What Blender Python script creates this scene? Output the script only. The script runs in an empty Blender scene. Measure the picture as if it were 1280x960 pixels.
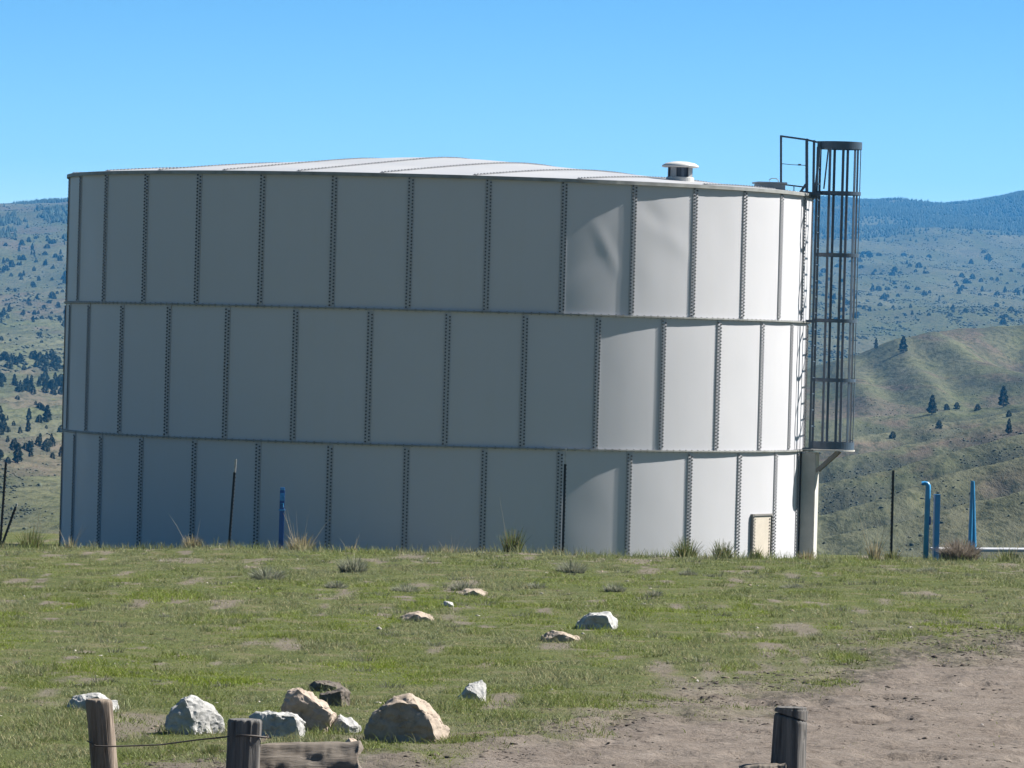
import bpy, bmesh, math, random
import numpy as np
from mathutils import Vector, Matrix
from mathutils.bvhtree import BVHTree

R_ = math.radians
sc = bpy.context.scene
col = sc.collection
rng = np.random.default_rng(7)
random.seed(7)

# ------------------------------------------------------------------ camera
F_PX = 6840.0                      # focal length in pixels of the 1280 px wide photograph
CAM = Vector((0, 0, 4.4))
PITCH = R_(0.442)
ROLL = R_(1.55)
fwd = Vector((0, math.cos(PITCH), -math.sin(PITCH)))
rgt0 = Vector((1, 0, 0))
up0 = rgt0.cross(fwd)
rgt = (rgt0 * math.cos(ROLL) + up0 * math.sin(ROLL)).normalized()
up = rgt.cross(fwd).normalized()
cd = bpy.data.cameras.new('camera')
cd.sensor_fit = 'HORIZONTAL'; cd.sensor_width = 36.0
cd.lens = 36.0 * F_PX / 1280.0
cd.clip_start = 0.5; cd.clip_end = 30000
cam = bpy.data.objects.new('camera', cd); col.objects.link(cam)
m3 = Matrix((rgt, up, -fwd)).transposed()
cam.matrix_world = Matrix.Translation(CAM) @ m3.to_4x4()
sc.camera = cam

# ------------------------------------------------------------------ world, sun, exposure
SUN_AZ = R_(111.0)                 # from the tank-to-camera direction towards the right
SUN_EL = R_(44.0)
S = Vector((math.sin(SUN_AZ) * math.cos(SUN_EL), -math.cos(SUN_AZ) * math.cos(SUN_EL), math.sin(SUN_EL)))
w = bpy.data.worlds.new('World'); sc.world = w; w.use_nodes = True
nt = w.node_tree; nt.nodes.clear()
wo = nt.nodes.new('ShaderNodeOutputWorld'); bg = nt.nodes.new('ShaderNodeBackground')
sky = nt.nodes.new('ShaderNodeTexSky'); sky.sky_type = 'NISHITA'; sky.sun_disc = False
sky.sun_elevation = SUN_EL; sky.sun_rotation = math.atan2(S.x, S.y)
sky.altitude = 1500; sky.air_density = 1.0; sky.dust_density = 0.3; sky.ozone_density = 2.0
tc = nt.nodes.new('ShaderNodeTexCoord'); mp = nt.nodes.new('ShaderNodeMapping')
mp.inputs['Scale'].default_value = (1, 1, 3.6)
hs = nt.nodes.new('ShaderNodeHueSaturation'); hs.inputs['Saturation'].default_value = 1.22; hs.inputs['Hue'].default_value = 0.49; hs.inputs['Value'].default_value = 1.0
bg.inputs['Strength'].default_value = 0.05
nt.links.new(tc.outputs['Generated'], mp.inputs['Vector']); nt.links.new(mp.outputs[0], sky.inputs['Vector'])
# brighter low band of sky, deeper overhead
sx_ = nt.nodes.new('ShaderNodeSeparateXYZ'); nt.links.new(tc.outputs['Generated'], sx_.inputs[0])
cr = nt.nodes.new('ShaderNodeValToRGB'); nt.links.new(sx_.outputs['Z'], cr.inputs[0]); el = cr.color_ramp.elements
el[0].position = 0.02; el[0].color = (1.62, 1.42, 1.2, 1); el[1].position = 0.065; el[1].color = (1.22, 1.25, 1.2, 1)
e3 = el.new(0.20); e3.color = (1.0, 0.92, 0.86, 1); e4 = el.new(0.5); e4.color = (0.95, 0.85, 0.79, 1)
mxs = nt.nodes.new('ShaderNodeMix'); mxs.data_type = 'RGBA'; mxs.blend_type = 'MULTIPLY'; mxs.inputs['Factor'].default_value = 1.0; mxs.clamp_result = False
nt.links.new(sky.outputs[0], hs.inputs['Color']); nt.links.new(hs.outputs[0], mxs.inputs['A']); nt.links.new(cr.outputs[0], mxs.inputs['B']); nt.links.new(mxs.outputs['Result'], bg.inputs['Color'])
nt.links.new(bg.outputs[0], wo.inputs['Surface'])
sl = bpy.data.lights.new('sun', 'SUN'); sl.energy = 5.0; sl.angle = R_(0.5); sl.color = (1.0, 0.955, 0.88)
so = bpy.data.objects.new('sun', sl); col.objects.link(so)
so.rotation_euler = S.to_track_quat('Z', 'Y').to_euler(); so.location = (60, 30, 80)
vs = sc.view_settings
vs.view_transform = 'Standard'; vs.look = 'None'; vs.exposure = 1.5; vs.gamma = 1.0; vs.use_curve_mapping = False
HAZE_DENSITY = 0.000081
HAZE_COLOR = (0.07, 0.43, 1.0)

# ------------------------------------------------------------------ noise
def _hash(ix, iy, seed):
    h = (ix.astype(np.int64) * 374761393 + iy.astype(np.int64) * 668265263 + seed * 1442695041) & 0xffffffff
    h = ((h ^ (h >> 13)) * 1274126177) & 0xffffffff
    h = h ^ (h >> 16)
    return (h & 0xffff) / 65535.0
def vnoise(x, y, seed=0):
    x = np.asarray(x, float); y = np.asarray(y, float)
    ix = np.floor(x); iy = np.floor(y); fx = x - ix; fy = y - iy
    fx = fx * fx * fx * (fx * (fx * 6 - 15) + 10); fy = fy * fy * fy * (fy * (fy * 6 - 15) + 10)
    a = _hash(ix, iy, seed); b = _hash(ix + 1, iy, seed); c = _hash(ix, iy + 1, seed); d = _hash(ix + 1, iy + 1, seed)
    return (a + (b - a) * fx) * (1 - fy) + (c + (d - c) * fx) * fy
def fbm(x, y, octv=4, seed=0, gain=0.5):
    t = 0; a = 1; s = 0
    for k in range(octv):
        t = t + a * vnoise(x * 2 ** k + 13.7 * k, y * 2 ** k - 7.3 * k, seed + k); s += a; a *= gain
    return t / s
def sstep(a, b, x):
    t = np.clip((np.asarray(x, float) - a) / (b - a), 0, 1); return t * t * (3 - 2 * t)

# ------------------------------------------------------------------ projection helpers
def ray(px, py):
    d = fwd * F_PX + rgt * (px - 640.0) + up * (480.0 - py)
    return d / d.y                                     # per metre of distance along y
def at(px, py, Y):
    return CAM + ray(px, py) * Y

# ------------------------------------------------------------------ terrain
RP = np.array([(300, -34), (360, -27), (450, -17.2), (560, -17.6), (700, -17.2), (900, -14.6), (1050, -12.0), (1150, -12.2), (1320, -3.5), (1500, 4.6),
               (1700, 2.0), (1950, -8), (2500, 15), (3300, 40), (4500, 86), (5600, 136), (7000, 197), (7600, 190), (9000, 150)], float)
LP = np.array([(300, -36), (350, -29), (430, -18.0), (600, -17.6), (800, -18.6), (1000, -17.2), (1250, -15.2), (1500, -9), (1800, -3), (2400, 18),
               (3200, 52), (4000, 89), (4600, 104), (5200, 104), (6500, 90), (9000, 60)], float)
NP_ = np.array([(-400, -8), (-60, 0.6), (0, 1.9), (20, 1.86), (30, 1.80), (50, 1.57), (70, 1.32), (84, 1.12), (86, 1.02), (88, 0.72), (89.3, 0.46), (106, 0.40), (125, -0.9), (200, -11), (300, -29)], float)
def pinterp(P, y):
    """smooth cubic (Hermite, limited) through the profile points"""
    xs, ys = P[:, 0], P[:, 1]
    sl_ = np.diff(ys) / np.diff(xs)
    m = np.zeros(len(xs)); m[1:-1] = np.where(sl_[1:] * sl_[:-1] > 0, 2 * sl_[1:] * sl_[:-1] / (sl_[1:] + sl_[:-1] + 1e-12), 0); m[0] = sl_[0]; m[-1] = sl_[-1]
    y = np.clip(y, xs[0], xs[-1]); i = np.clip(np.searchsorted(xs, y) - 1, 0, len(xs) - 2)
    h = xs[i + 1] - xs[i]; t = (y - xs[i]) / h
    return (2*t**3 - 3*t**2 + 1) * ys[i] + (t**3 - 2*t**2 + t) * h * m[i] + (-2*t**3 + 3*t**2) * ys[i+1] + (t**3 - t**2) * h * m[i+1]
SPURS = [(500, (668, 642, 612)), (590, (641, 608, 575)), (690, (606, 572, 545)), (800, (577, 551, 528)), (910, (549, 533, 516)), (1030, (524, 518, 505))]
SPUR_U = [(px - 640) / F_PX for px in (1030, 1155, 1280)]
HILL_U = [(px - 640) / F_PX for px in (900, 1030, 1095, 1135, 1170, 1200, 1280, 1400)]
HILL_S = [(438.0 + 0.0271 * (px - 1030) - py) / F_PX for px, py in zip((900, 1030, 1095, 1135, 1170, 1200, 1280, 1400), (490, 455, 437, 425, 415, 411, 406, 404))]
def spur_d(x, y):
    return y + 34 * (fbm(x / 9, y / 160, 3, 22) - 0.5) * sstep(430, 520, y) * (1 - sstep(1040, 1120, y))
def H(x, y):
    x = np.asarray(x, float); y = np.asarray(y, float)
    yy = np.maximum(y, 1.0)
    near = pinterp(NP_, y)
    tilt = 0.0135 * np.clip(x, -40, 40) * (1 - sstep(88, 89.5, y)) * sstep(10, 60, y)
    rough = (fbm(x / 2.2, y / 3.0, 3, 5) - 0.5) * 0.10 + (fbm(x / 0.5, y / 0.7, 2, 9) - 0.5) * 0.035
    near = near + tilt + rough * (1 - 0.8 * sstep(88, 90, y))
    u = x / yy
    k = sstep(-0.055, 0.045, u)
    far = pinterp(LP, yy) * (1 - k) + pinterp(RP, yy) * k + 4.4
    # spurs, gullies and the green hill on the right side of the valley
    dr_ = spur_d(x, y)
    us = np.clip(u, 0.040, 0.108)
    P = [(300, np.full_like(us, -34.0)), (400, np.full_like(us, -23.0))]
    for i_, (D0, pts) in enumerate(SPURS):
        s0 = np.interp(us, SPUR_U, [(438.0 + 0.0271 * (px - 1030) - py) / F_PX for px, py in zip((1030, 1155, 1280), pts)]) + np.clip(us - SPUR_U[2], 0, 1) * 0.16
        P.append((D0, s0 * D0)); P.append((D0 + 9, s0 * (D0 + 9) - 0.25)); P.append((D0 + 26, s0 * (D0 + 26) - 2.6)); P.append((D0 + 46, s0 * (D0 + 46) - 3.6))
    sc_ = np.interp(us, HILL_U, HILL_S)
    P += [(1130, s0 * 1130 - 0.8), (1300, (0.40 * sc_ + 0.60 * s0) * 1300 + 0.4), (1490, sc_ * 1490), (1600, sc_ * 1600 - 3.0), (1800, np.full_like(us, -6.0)), (1950, np.full_like(us, -8.0))]
    zr = P[0][1]
    for (d0, z0), (d1, z1) in zip(P[:-1], P[1:]):
        t_ = np.clip((dr_ - d0) / (d1 - d0), 0, 1); t_ = t_ if d1 - d0 < 30 else t_ * (0.55 + 0.45 * t_ * (3 - 2 * t_))
        zr = np.where(dr_ >= d0, z0 + (z1 - z0) * t_, zr)
    def rib(ua, da, ub, db, hgt, wl, wr):
        uc = ua + (ub - ua) * (y - da) / (db - da) + 0.002 * (fbm(y / 60, x * 0 + 3, 2, 35) - .5); q_ = u - uc
        return hgt * np.exp(-(q_ / np.where(q_ < 0, wl, wr)) ** 2) * sstep(1120, 1200, y) * (1 - sstep(1420, 1500, y))
    ribs = rib(0.0768, 1430, 0.0945, 1190, 3.4, 0.008, 0.0035) + rib(0.0690, 1450, 0.0775, 1180, 2.6, 0.005, 0.003) + rib(0.060, 1440, 0.066, 1180, 2.0, 0.004, 0.003) - 2.6 * np.exp(-((u - 0.092) / 0.006) ** 2) * sstep(1200, 1330, y) * (1 - sstep(1400, 1480, y))
    zr = zr + ribs + (fbm(x / 7, y / 30, 3, 37) - 0.5) * 0.9
    zr = zr + 4.4
    wr_ = k * sstep(290, 330, y) * (1 - sstep(1820, 1950, y)) * sstep(0.0, 0.03, u)
    far = far * (1 - wr_) + zr * wr_
    wx = x + 18 * (fbm(x / 70, y / 260, 3, 21) - 0.5)
    wy = y + 160 * (fbm(x / 60, y / 220, 3, 22) - 0.5)
    ph = (wy - 8.5 * wx) / 86.0
    saw = (1 - np.abs(2 * (ph - np.floor(ph)) - 1)) ** 1.3
    ampL = 1.6 * sstep(500, 800, y) * (1 - sstep(2000, 2600, y)) * (1 - sstep(-0.06, 0.0, u))
    far = far + ampL * (saw - 0.5)
    # far ranges
    a2 = sstep(1700, 2600, y)
    far = far + a2 * (fbm(x / 190, y / 520, 4, 41) - 0.5) * (10 + 0.0052 * yy)
    far = far + (fbm(x / 9, y / 30, 3, 51) - 0.5) * 0.9 * sstep(320, 500, y)
    # long sky line: rise to the right over the cage, small knob by the tank
    far = far + sstep(5200, 7000, y) * (27 * sstep(0.076, 0.100, u) - 3 * np.exp(-((u - 0.062) / 0.010) ** 2) - 14)
    far = far + sstep(3300, 4000, y) * (1 - sstep(4800, 5600, y)) * 4 * sstep(-0.094, -0.080, u) * (1 - sstep(-0.07, -0.05, u))
    return near * (1 - sstep(250, 300, y)) + far * sstep(250, 300, y)
def hz(x, y): return float(H(np.array([x]), np.array([y]))[0])

def hit_near(px, py, lo=20.0, hi=87.5):
    """first point of the meadow seen through a pixel of the photograph"""
    r = ray(px, py); ys = np.linspace(lo, hi, 900)
    zz = CAM.z + r.z * ys - H(r.x * ys, ys)
    i = np.argmax(zz < 0) if (zz < 0).any() else len(ys) - 1
    Y = ys[i]
    return Vector((r.x * Y, Y, hz(r.x * Y, Y)))
YS = np.geomspace(330, 8200, 1500)
def hit_far(px, py):
    r = ray(px, py)
    zz = CAM.z + r.z * YS - H(r.x * YS, YS)
    if not (zz < 0).any(): return None
    Y = YS[np.argmax(zz < 0)]
    return Vector((r.x * Y, Y, hz(r.x * Y, Y)))

# dirt track boundary on the meadow, from the photograph
_bp = [hit_near(*p) for p in [(380, 957), (470, 936), (560, 925), (640, 912), (720, 903), (800, 884), (870, 874), (950, 858), (1050, 832), (1150, 806), (1230, 785), (1290, 768)]]
BX = np.array([p.x for p in _bp]); BY = np.array([p.y for p in _bp])
BX = np.concatenate([[-30, BX[0] - 2.0], BX, [40]]); BY = np.concatenate([[26, 31], BY, [BY[-1] + 30]])
def dirt_mask(x, y):
    b = np.interp(x, BX, BY)
    wob = (fbm(x / 0.9, y / 2.5, 4, 61) - 0.5) * 10.0
    sc_ = 1.0 + 0.10 * (y - 34)
    main = sstep(2.6, -2.6, (y - b + wob * np.minimum(1, sc_ * 0.6) + 3.0 * (fbm(x / 0.25, y / 0.6, 3, 63) - 0.5)) / (sc_ * 0.9)) * sstep(14, 24, y)
    patch = sstep(0.64, 0.74, fbm(x / 0.5, y / 3.4, 4, 71)) * 0.8
    patch2 = sstep(0.66, 0.74, fbm(x / 0.22, y / 1.1, 3, 73)) * sstep(0.42, 0.6, fbm(x / 1.6, y / 6, 2, 75)) * 0.85
    return np.clip(np.maximum(np.maximum(main, patch), patch2), 0, 1)
def main_dirt(x, y):
    b = np.interp(x, BX, BY); return y - b

# ------------------------------------------------------------------ materials
def new_mat(name):
    m = bpy.data.materials.new(name); m.use_nodes = True
    n = m.node_tree; n.nodes.clear()
    out = n.nodes.new('ShaderNodeOutputMaterial'); p = n.nodes.new('ShaderNodeBsdfPrincipled')
    n.links.new(p.outputs[0], out.inputs['Surface'])
    return m, n, p, out
def tnoise(n, scale, detail=4, vec=None, rough=0.55, dist=0.0):
    t = n.nodes.new('ShaderNodeTexNoise'); t.inputs['Scale'].default_value = scale; t.inputs['Detail'].default_value = detail
    t.inputs['Roughness'].default_value = rough; t.inputs['Distortion'].default_value = dist
    if vec is not None: n.links.new(vec, t.inputs['Vector'])
    return t.outputs['Fac']
def ramp(n, fac, stops):
    r = n.nodes.new('ShaderNodeValToRGB'); el = r.color_ramp.elements
    while len(el) < len(stops): el.new(0.5)
    for e, (p, c) in zip(el, stops): e.position = p; e.color = (c[0], c[1], c[2], 1) if not isinstance(c, (int, float)) else (c, c, c, 1)
    n.links.new(fac, r.inputs[0]); return r.outputs[0]
def mixc(n, fac, a, b, mode='MIX'):
    x = n.nodes.new('ShaderNodeMix'); x.data_type = 'RGBA'; x.blend_type = mode
    for s, v in ((x.inputs['Factor'], fac), (x.inputs['A'], a), (x.inputs['B'], b)):
        if isinstance(v, (int, float)): s.default_value = v
        elif isinstance(v, tuple): s.default_value = (v[0], v[1], v[2], 1)
        else: n.links.new(v, s)
    return x.outputs['Result']
def coords(n, scale=(1, 1, 1), src='Object'):
    t = n.nodes.new('ShaderNodeTexCoord'); m = n.nodes.new('ShaderNodeMapping'); m.inputs['Scale'].default_value = scale
    n.links.new(t.outputs[src], m.inputs['Vector']); return m.outputs[0]
def bump(n, p, h, strength, dist):
    b = n.nodes.new('ShaderNodeBump'); b.inputs['Strength'].default_value = strength; b.inputs['Distance'].default_value = dist
    n.links.new(h, b.inputs['Height']); n.links.new(b.outputs[0], p.inputs['Normal'])
def simple_mat(name, c, rough=0.5, metal=0.0, var=0.15, scale=6.0, spec=0.5, bmp=0.0, stretch=(1, 1, 1)):
    m, n, p, o = new_mat(name)
    v = coords(n, stretch); f = tnoise(n, scale, 5, v)
    lo = tuple(max(0, x * (1 - var)) for x in c); hi = tuple(min(1, x * (1 + var)) for x in c)
    n.links.new(ramp(n, f, [(0.3, lo), (0.7, hi)]), p.inputs['Base Color'])
    p.inputs['Roughness'].default_value = rough; p.inputs['Metallic'].default_value = metal
    p.inputs['Specular IOR Level'].default_value = spec
    if bmp: bump(n, p, tnoise(n, scale * 4, 5, v), bmp, 0.01)
    return m

def paint_mat(name, c, dirt=0.35, rough=0.42):
    m, n, p, o = new_mat(name)
    v = coords(n)
    big = tnoise(n, 0.55, 4, v); fine = tnoise(n, 9.0, 6, v)
    streak = tnoise(n, 1.0, 5, coords(n, (5.0, 5.0, 0.28)), 0.6)
    base = ramp(n, big, [(0.3, tuple(x * 0.95 for x in c)), (0.7, c)])
    base = mixc(n, ramp(n, streak, [(0.52, 0.0), (0.80, dirt)]), base, (0.40, 0.38, 0.34))
    base = mixc(n, ramp(n, fine, [(0.62, 0.0), (0.85, 0.22)]), base, (0.36, 0.35, 0.33))
    oi = n.nodes.new('ShaderNodeObjectInfo'); base = mixc(n, ramp(n, oi.outputs['Random'], [(0.0, 0.0), (1.0, 0.10)]), base, tuple(x * 0.55 for x in c))
    n.links.new(base, p.inputs['Base Color'])
    n.links.new(ramp(n, big, [(0.3, rough - .05), (0.7, rough + .10)]), p.inputs['Roughness'])
    p.inputs['Specular IOR Level'].default_value = 0.4
    return m
M = {}
M['wall'] = paint_mat('tank_paint', (0.445, 0.446, 0.472), 0.16, 0.5)
M['seam'] = paint_mat('seam_paint', (0.375, 0.378, 0.40), 0.35, 0.55)
M['roof'] = paint_mat('roof_paint', (0.33, 0.335, 0.35), 0.2, 0.45)
M['roofseam'] = simple_mat('roof_seam_paint', (0.15, 0.155, 0.165), 0.6, 0, 0.3, 8)
M['bolt'] = simple_mat('bolt_steel', (0.055, 0.058, 0.064), 0.55, 0.3)
M['flange'] = simple_mat('flange_paint', (0.20, 0.205, 0.20), 0.6, 0.0, 0.3, 4)
M['cage'] = simple_mat('cage_steel', (0.040, 0.064, 0.095), 0.4, 0.1, 0.2, 8)
M['concrete'] = simple_mat('pale_concrete', (0.40, 0.39, 0.365), 0.85, 0, 0.12, 5, 0.3, 0.3)
M['door'] = simple_mat('beige_paint', (0.43, 0.385, 0.325), 0.6, 0, 0.08, 5)
M['frame'] = simple_mat('dark_frame', (0.17, 0.16, 0.15), 0.6)
M['vent'] = simple_mat('vent_paint', (0.46, 0.455, 0.44), 0.45, 0, 0.06, 6)
M['ventdark'] = simple_mat('vent_screen', (0.05, 0.07, 0.10), 0.6)
M['hatch'] = simple_mat('hatch_steel', (0.28, 0.29, 0.30), 0.5, 0.3)
M['tpost'] = simple_mat('post_steel', (0.022, 0.024, 0.026), 0.7, 0.0, 0.3, 12)
M['tip'] = simple_mat('post_tip', (0.42, 0.40, 0.38), 0.6, 0, 0.2, 20)
M['blue'] = simple_mat('blue_paint', (0.022, 0.20, 0.42), 0.4, 0, 0.12, 7)
M['bluedk'] = simple_mat('dark_blue_plastic', (0.015, 0.075, 0.26), 0.5, 0, 0.1, 9)
M['bluelt'] = simple_mat('light_blue_band', (0.05, 0.22, 0.50), 0.5, 0, 0.1, 9)
M['slab'] = simple_mat('white_slab', (0.30, 0.31, 0.33), 0.7, 0, 0.1, 4, 0.3)
M['wire'] = simple_mat('rusty_wire', (0.06, 0.05, 0.045), 0.7, 0.3)

def wood_mat(name, lo, hi, st=(34, 34, 1.6)):
    m, n, p, o = new_mat(name)
    g = tnoise(n, 1.0, 7, coords(n, st), 0.62, 0.4); b = tnoise(n, 3.0, 4, coords(n))
    c = ramp(n, g, [(0.28, tuple(x * .35 for x in lo)), (0.42, lo), (0.72, hi)])
    c = mixc(n, ramp(n, b, [(0.45, 0.0), (0.75, 0.5)]), c, (0.12, 0.105, 0.09))
    n.links.new(c, p.inputs['Base Color']); p.inputs['Roughness'].default_value = 0.9; p.inputs['Specular IOR Level'].default_value = 0.2
    bump(n, p, g, 0.9, 0.012); return m
M['wood_tan'] = wood_mat('weathered_tan_wood', (0.15, 0.118, 0.092), (0.27, 0.22, 0.18))
M['wood_dark'] = wood_mat('weathered_dark_wood', (0.075, 0.073, 0.073), (0.17, 0.16, 0.15))
M['wood_grey'] = wood_mat('weathered_grey_wood', (0.10, 0.083, 0.068), (0.20, 0.172, 0.145), (3.0, 20, 26))

def rock_mat(name, c1, c2, dark):
    m, n, p, o = new_mat(name)
    v = coords(n)
    a = tnoise(n, 4.0, 6, v, 0.6, 0.5); b = tnoise(n, 22, 6, v, 0.65); d = tnoise(n, 9, 5, v, 0.6, 0.8)
    c = ramp(n, a, [(0.32, c1), (0.68, c2)])
    c = mixc(n, ramp(n, d, [(0.60, 0.0), (0.72, 0.55)]), c, dark)
    c = mixc(n, ramp(n, b, [(0.3, 0.45), (0.55, 0.0)]), c, tuple(x * 0.55 for x in c1))
    n.links.new(c, p.inputs['Base Color']); p.inputs['Roughness'].default_value = 0.92; p.inputs['Specular IOR Level'].default_value = 0.2
    bump(n, p, b, 0.55, 0.018); return m
M['rock_tan'] = rock_mat('tan_rock', (0.24, 0.195, 0.155), (0.34, 0.285, 0.235), (0.13, 0.10, 0.08))
M['rock_grey'] = rock_mat('grey_rock', (0.27, 0.268, 0.262), (0.40, 0.395, 0.385), (0.10, 0.103, 0.108))
M['rock_pink'] = rock_mat('pink_tan_rock', (0.31, 0.245, 0.20), (0.40, 0.335, 0.28), (0.17, 0.125, 0.08))
M['rock_dark'] = rock_mat('dark_rock', (0.08, 0.066, 0.056), (0.15, 0.13, 0.112), (0.04, 0.034, 0.03))

def attr_leaf_mat(name, rough=0.7, trans=0.35):
    """foliage whose own colour is stored per face"""
    m, n, p, o = new_mat(name)
    a = n.nodes.new('ShaderNodeAttribute'); a.attribute_name = 'tint'
    n.links.new(a.outputs['Color'], p.inputs['Base Color']); p.inputs['Roughness'].default_value = rough; p.inputs['Specular IOR Level'].default_value = 0.15
    t = n.nodes.new('ShaderNodeBsdfTranslucent'); n.links.new(a.outputs['Color'], t.inputs['Color'])
    mx = n.nodes.new('ShaderNodeMixShader'); mx.inputs[0].default_value = trans
    n.links.new(p.outputs[0], mx.inputs[1]); n.links.new(t.outputs[0], mx.inputs[2]); n.links.new(mx.outputs[0], o.inputs['Surface'])
    return m
M['grass'] = attr_leaf_mat('grass_blades', 0.6, 0.35)
M['crown'] = attr_leaf_mat('conifer_needles', 0.8, 0.15)
M['bark'] = simple_mat('bark', (0.10, 0.075, 0.055), 0.9, 0, 0.3, 5, 0.2)

# ground
m, n, p, o = new_mat('meadow_soil')
a = n.nodes.new('ShaderNodeAttribute'); a.attribute_name = 'dirt'
v = coords(n)
soil = ramp(n, tnoise(n, 1.3, 6, v), [(0.3, (0.112, 0.092, 0.078)), (0.7, (0.150, 0.127, 0.110))])
soil = mixc(n, ramp(n, tnoise(n, 7, 6, v, 0.65), [(0.55, 0.0), (0.72, 0.65)]), soil, (0.082, 0.064, 0.052))
fleck = tnoise(n, 1.0, 6, coords(n, (9, 4.5, 9)), 0.68)
soil = mixc(n, ramp(n, fleck, [(0.57, 0.0), (0.66, 0.85)]), soil, (0.058, 0.047, 0.040))
ch = n.nodes.new('ShaderNodeAttribute'); ch.attribute_name = 'churn'
cm = n.nodes.new('ShaderNodeMath'); cm.operation = 'MULTIPLY'; n.links.new(ch.outputs['Fac'], cm.inputs[0])
n.links.new(ramp(n, tnoise(n, 1.0, 7, coords(n, (17, 6, 17)), 0.7), [(0.40, 0.0), (0.56, 1.0)]), cm.inputs[1])
soil = mixc(n, cm.outputs[0], soil, (0.038, 0.034, 0.031))
pale = tnoise(n, 1.0, 6, coords(n, (5, 2.2, 5)), 0.65); soil = mixc(n, ramp(n, pale, [(0.52, 0.0), (0.68, 0.5)]), soil, (0.185, 0.160, 0.140))
turf = ramp(n, tnoise(n, 2.0, 6, v), [(0.3, (0.046, 0.060, 0.017)), (0.52, (0.072, 0.083, 0.028)), (0.70, (0.110, 0.098, 0.058))])
n.links.new(mixc(n, a.outputs['Fac'], turf, soil), p.inputs['Base Color'])
p.inputs['Roughness'].default_value = 0.95; p.inputs['Specular IOR Level'].default_value = 0.1
bump(n, p, tnoise(n, 11, 7, v, 0.65), 0.9, 0.05)
M['ground'] = m
# hills
m, n, p, o = new_mat('hill_grassland')
v = coords(n, (1, 0.16, 1.0))
big = tnoise(n, 0.022, 5, v, 0.55, 0.6); mid = tnoise(n, 0.10, 6, v, 0.65, 0.5); fine = tnoise(n, 0.75, 6, v, 0.7)
def attrf(nm):
    a_ = n.nodes.new('ShaderNodeAttribute'); a_.attribute_name = nm; return a_.outputs['Fac']
def mul(a_, b_):
    q_ = n.nodes.new('ShaderNodeMath'); q_.operation = 'MULTIPLY'; n.links.new(a_, q_.inputs[0]); n.links.new(b_, q_.inputs[1]); return q_.outputs[0]
c = ramp(n, big, [(0.32, (0.066, 0.076, 0.036)), (0.50, (0.086, 0.092, 0.049)), (0.68, (0.112, 0.110, 0.070))])
c = mixc(n, ramp(n, mid, [(0.42, 0.0), (0.66, 0.65)]), c, (0.070, 0.070, 0.056))
c = mixc(n, mul(attrf('red'), ramp(n, mid, [(0.30, 0.35), (0.55, 0.95)])), c, (0.106, 0.080, 0.065))
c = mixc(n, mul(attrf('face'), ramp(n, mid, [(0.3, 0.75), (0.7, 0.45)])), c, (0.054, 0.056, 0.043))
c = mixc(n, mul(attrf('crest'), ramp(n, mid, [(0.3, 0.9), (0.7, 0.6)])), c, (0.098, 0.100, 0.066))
c = mixc(n, mul(attrf('sage'), ramp(n, fine, [(0.36, 0.80), (0.62, 0.10)])), c, (0.032, 0.036, 0.029))
c = mixc(n, ramp(n, fine, [(0.47, 0.0), (0.62, 0.75)]), c, (0.026, 0.032, 0.020))
vf = tnoise(n, 2.2, 5, v, 0.7); c = mixc(n, ramp(n, vf, [(0.36, 0.55), (0.50, 0.0)]), c, (0.090, 0.092, 0.066))
n.links.new(c, p.inputs['Base Color']); p.inputs['Roughness'].default_value = 1.0; p.inputs['Specular IOR Level'].default_value = 0.0
bump(n, p, fine, 0.6, 0.8)
M['hills'] = m

# ------------------------------------------------------------------ object helpers
def tag(o, label=None, cat=None, group=None, kind=None):
    if label: o['label'] = label
    if cat: o['category'] = cat
    if group: o['group'] = group
    if kind: o['kind'] = kind
    return o
def link(name, me, mat=None, parent=None, loc=None):
    o = bpy.data.objects.new(name, me); col.objects.link(o)
    if mat is not None and me is not None and len(me.materials) == 0: me.materials.append(mat)
    if parent is not None: o.parent = parent
    if loc is not None: o.location = loc
    return o
def empty(name, loc=(0, 0, 0), rz=0.0):
    o = bpy.data.objects.new(name, None); col.objects.link(o); o.location = loc; o.rotation_euler = (0, 0, rz); o.empty_display_size = 0.2
    return o
def np_mesh(name, verts, faces, smooth=False, tint=None):
    """verts Nx3, faces MxK with a constant K"""
    me = bpy.data.meshes.new(name)
    verts = np.asarray(verts, np.float32); faces = np.asarray(faces, np.int32)
    k = faces.shape[1]; nf = len(faces)
    me.vertices.add(len(verts)); me.vertices.foreach_set('co', verts.ravel())
    me.loops.add(nf * k); me.loops.foreach_set('vertex_index', faces.ravel())
    me.polygons.add(nf); me.polygons.foreach_set('loop_start', np.arange(0, nf * k, k, dtype=np.int32)); me.polygons.foreach_set('loop_total', np.full(nf, k, np.int32))
    if smooth: me.polygons.foreach_set('use_smooth', np.ones(nf, bool))
    if tint is not None:
        at_ = me.attributes.new('tint', 'FLOAT_COLOR', 'FACE'); t4 = np.ones((nf, 4), np.float32); t4[:, :3] = tint
        at_.data.foreach_set('color', t4.ravel())
    me.update(calc_edges=True); me.validate()
    return me
def bm_mesh(name, bm, smooth=False):
    me = bpy.data.meshes.new(name); bmesh.ops.recalc_face_normals(bm, faces=bm.faces[:]); bm.to_mesh(me); bm.free()
    if smooth:
        for q in me.polygons: q.use_smooth = True
    return me
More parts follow.
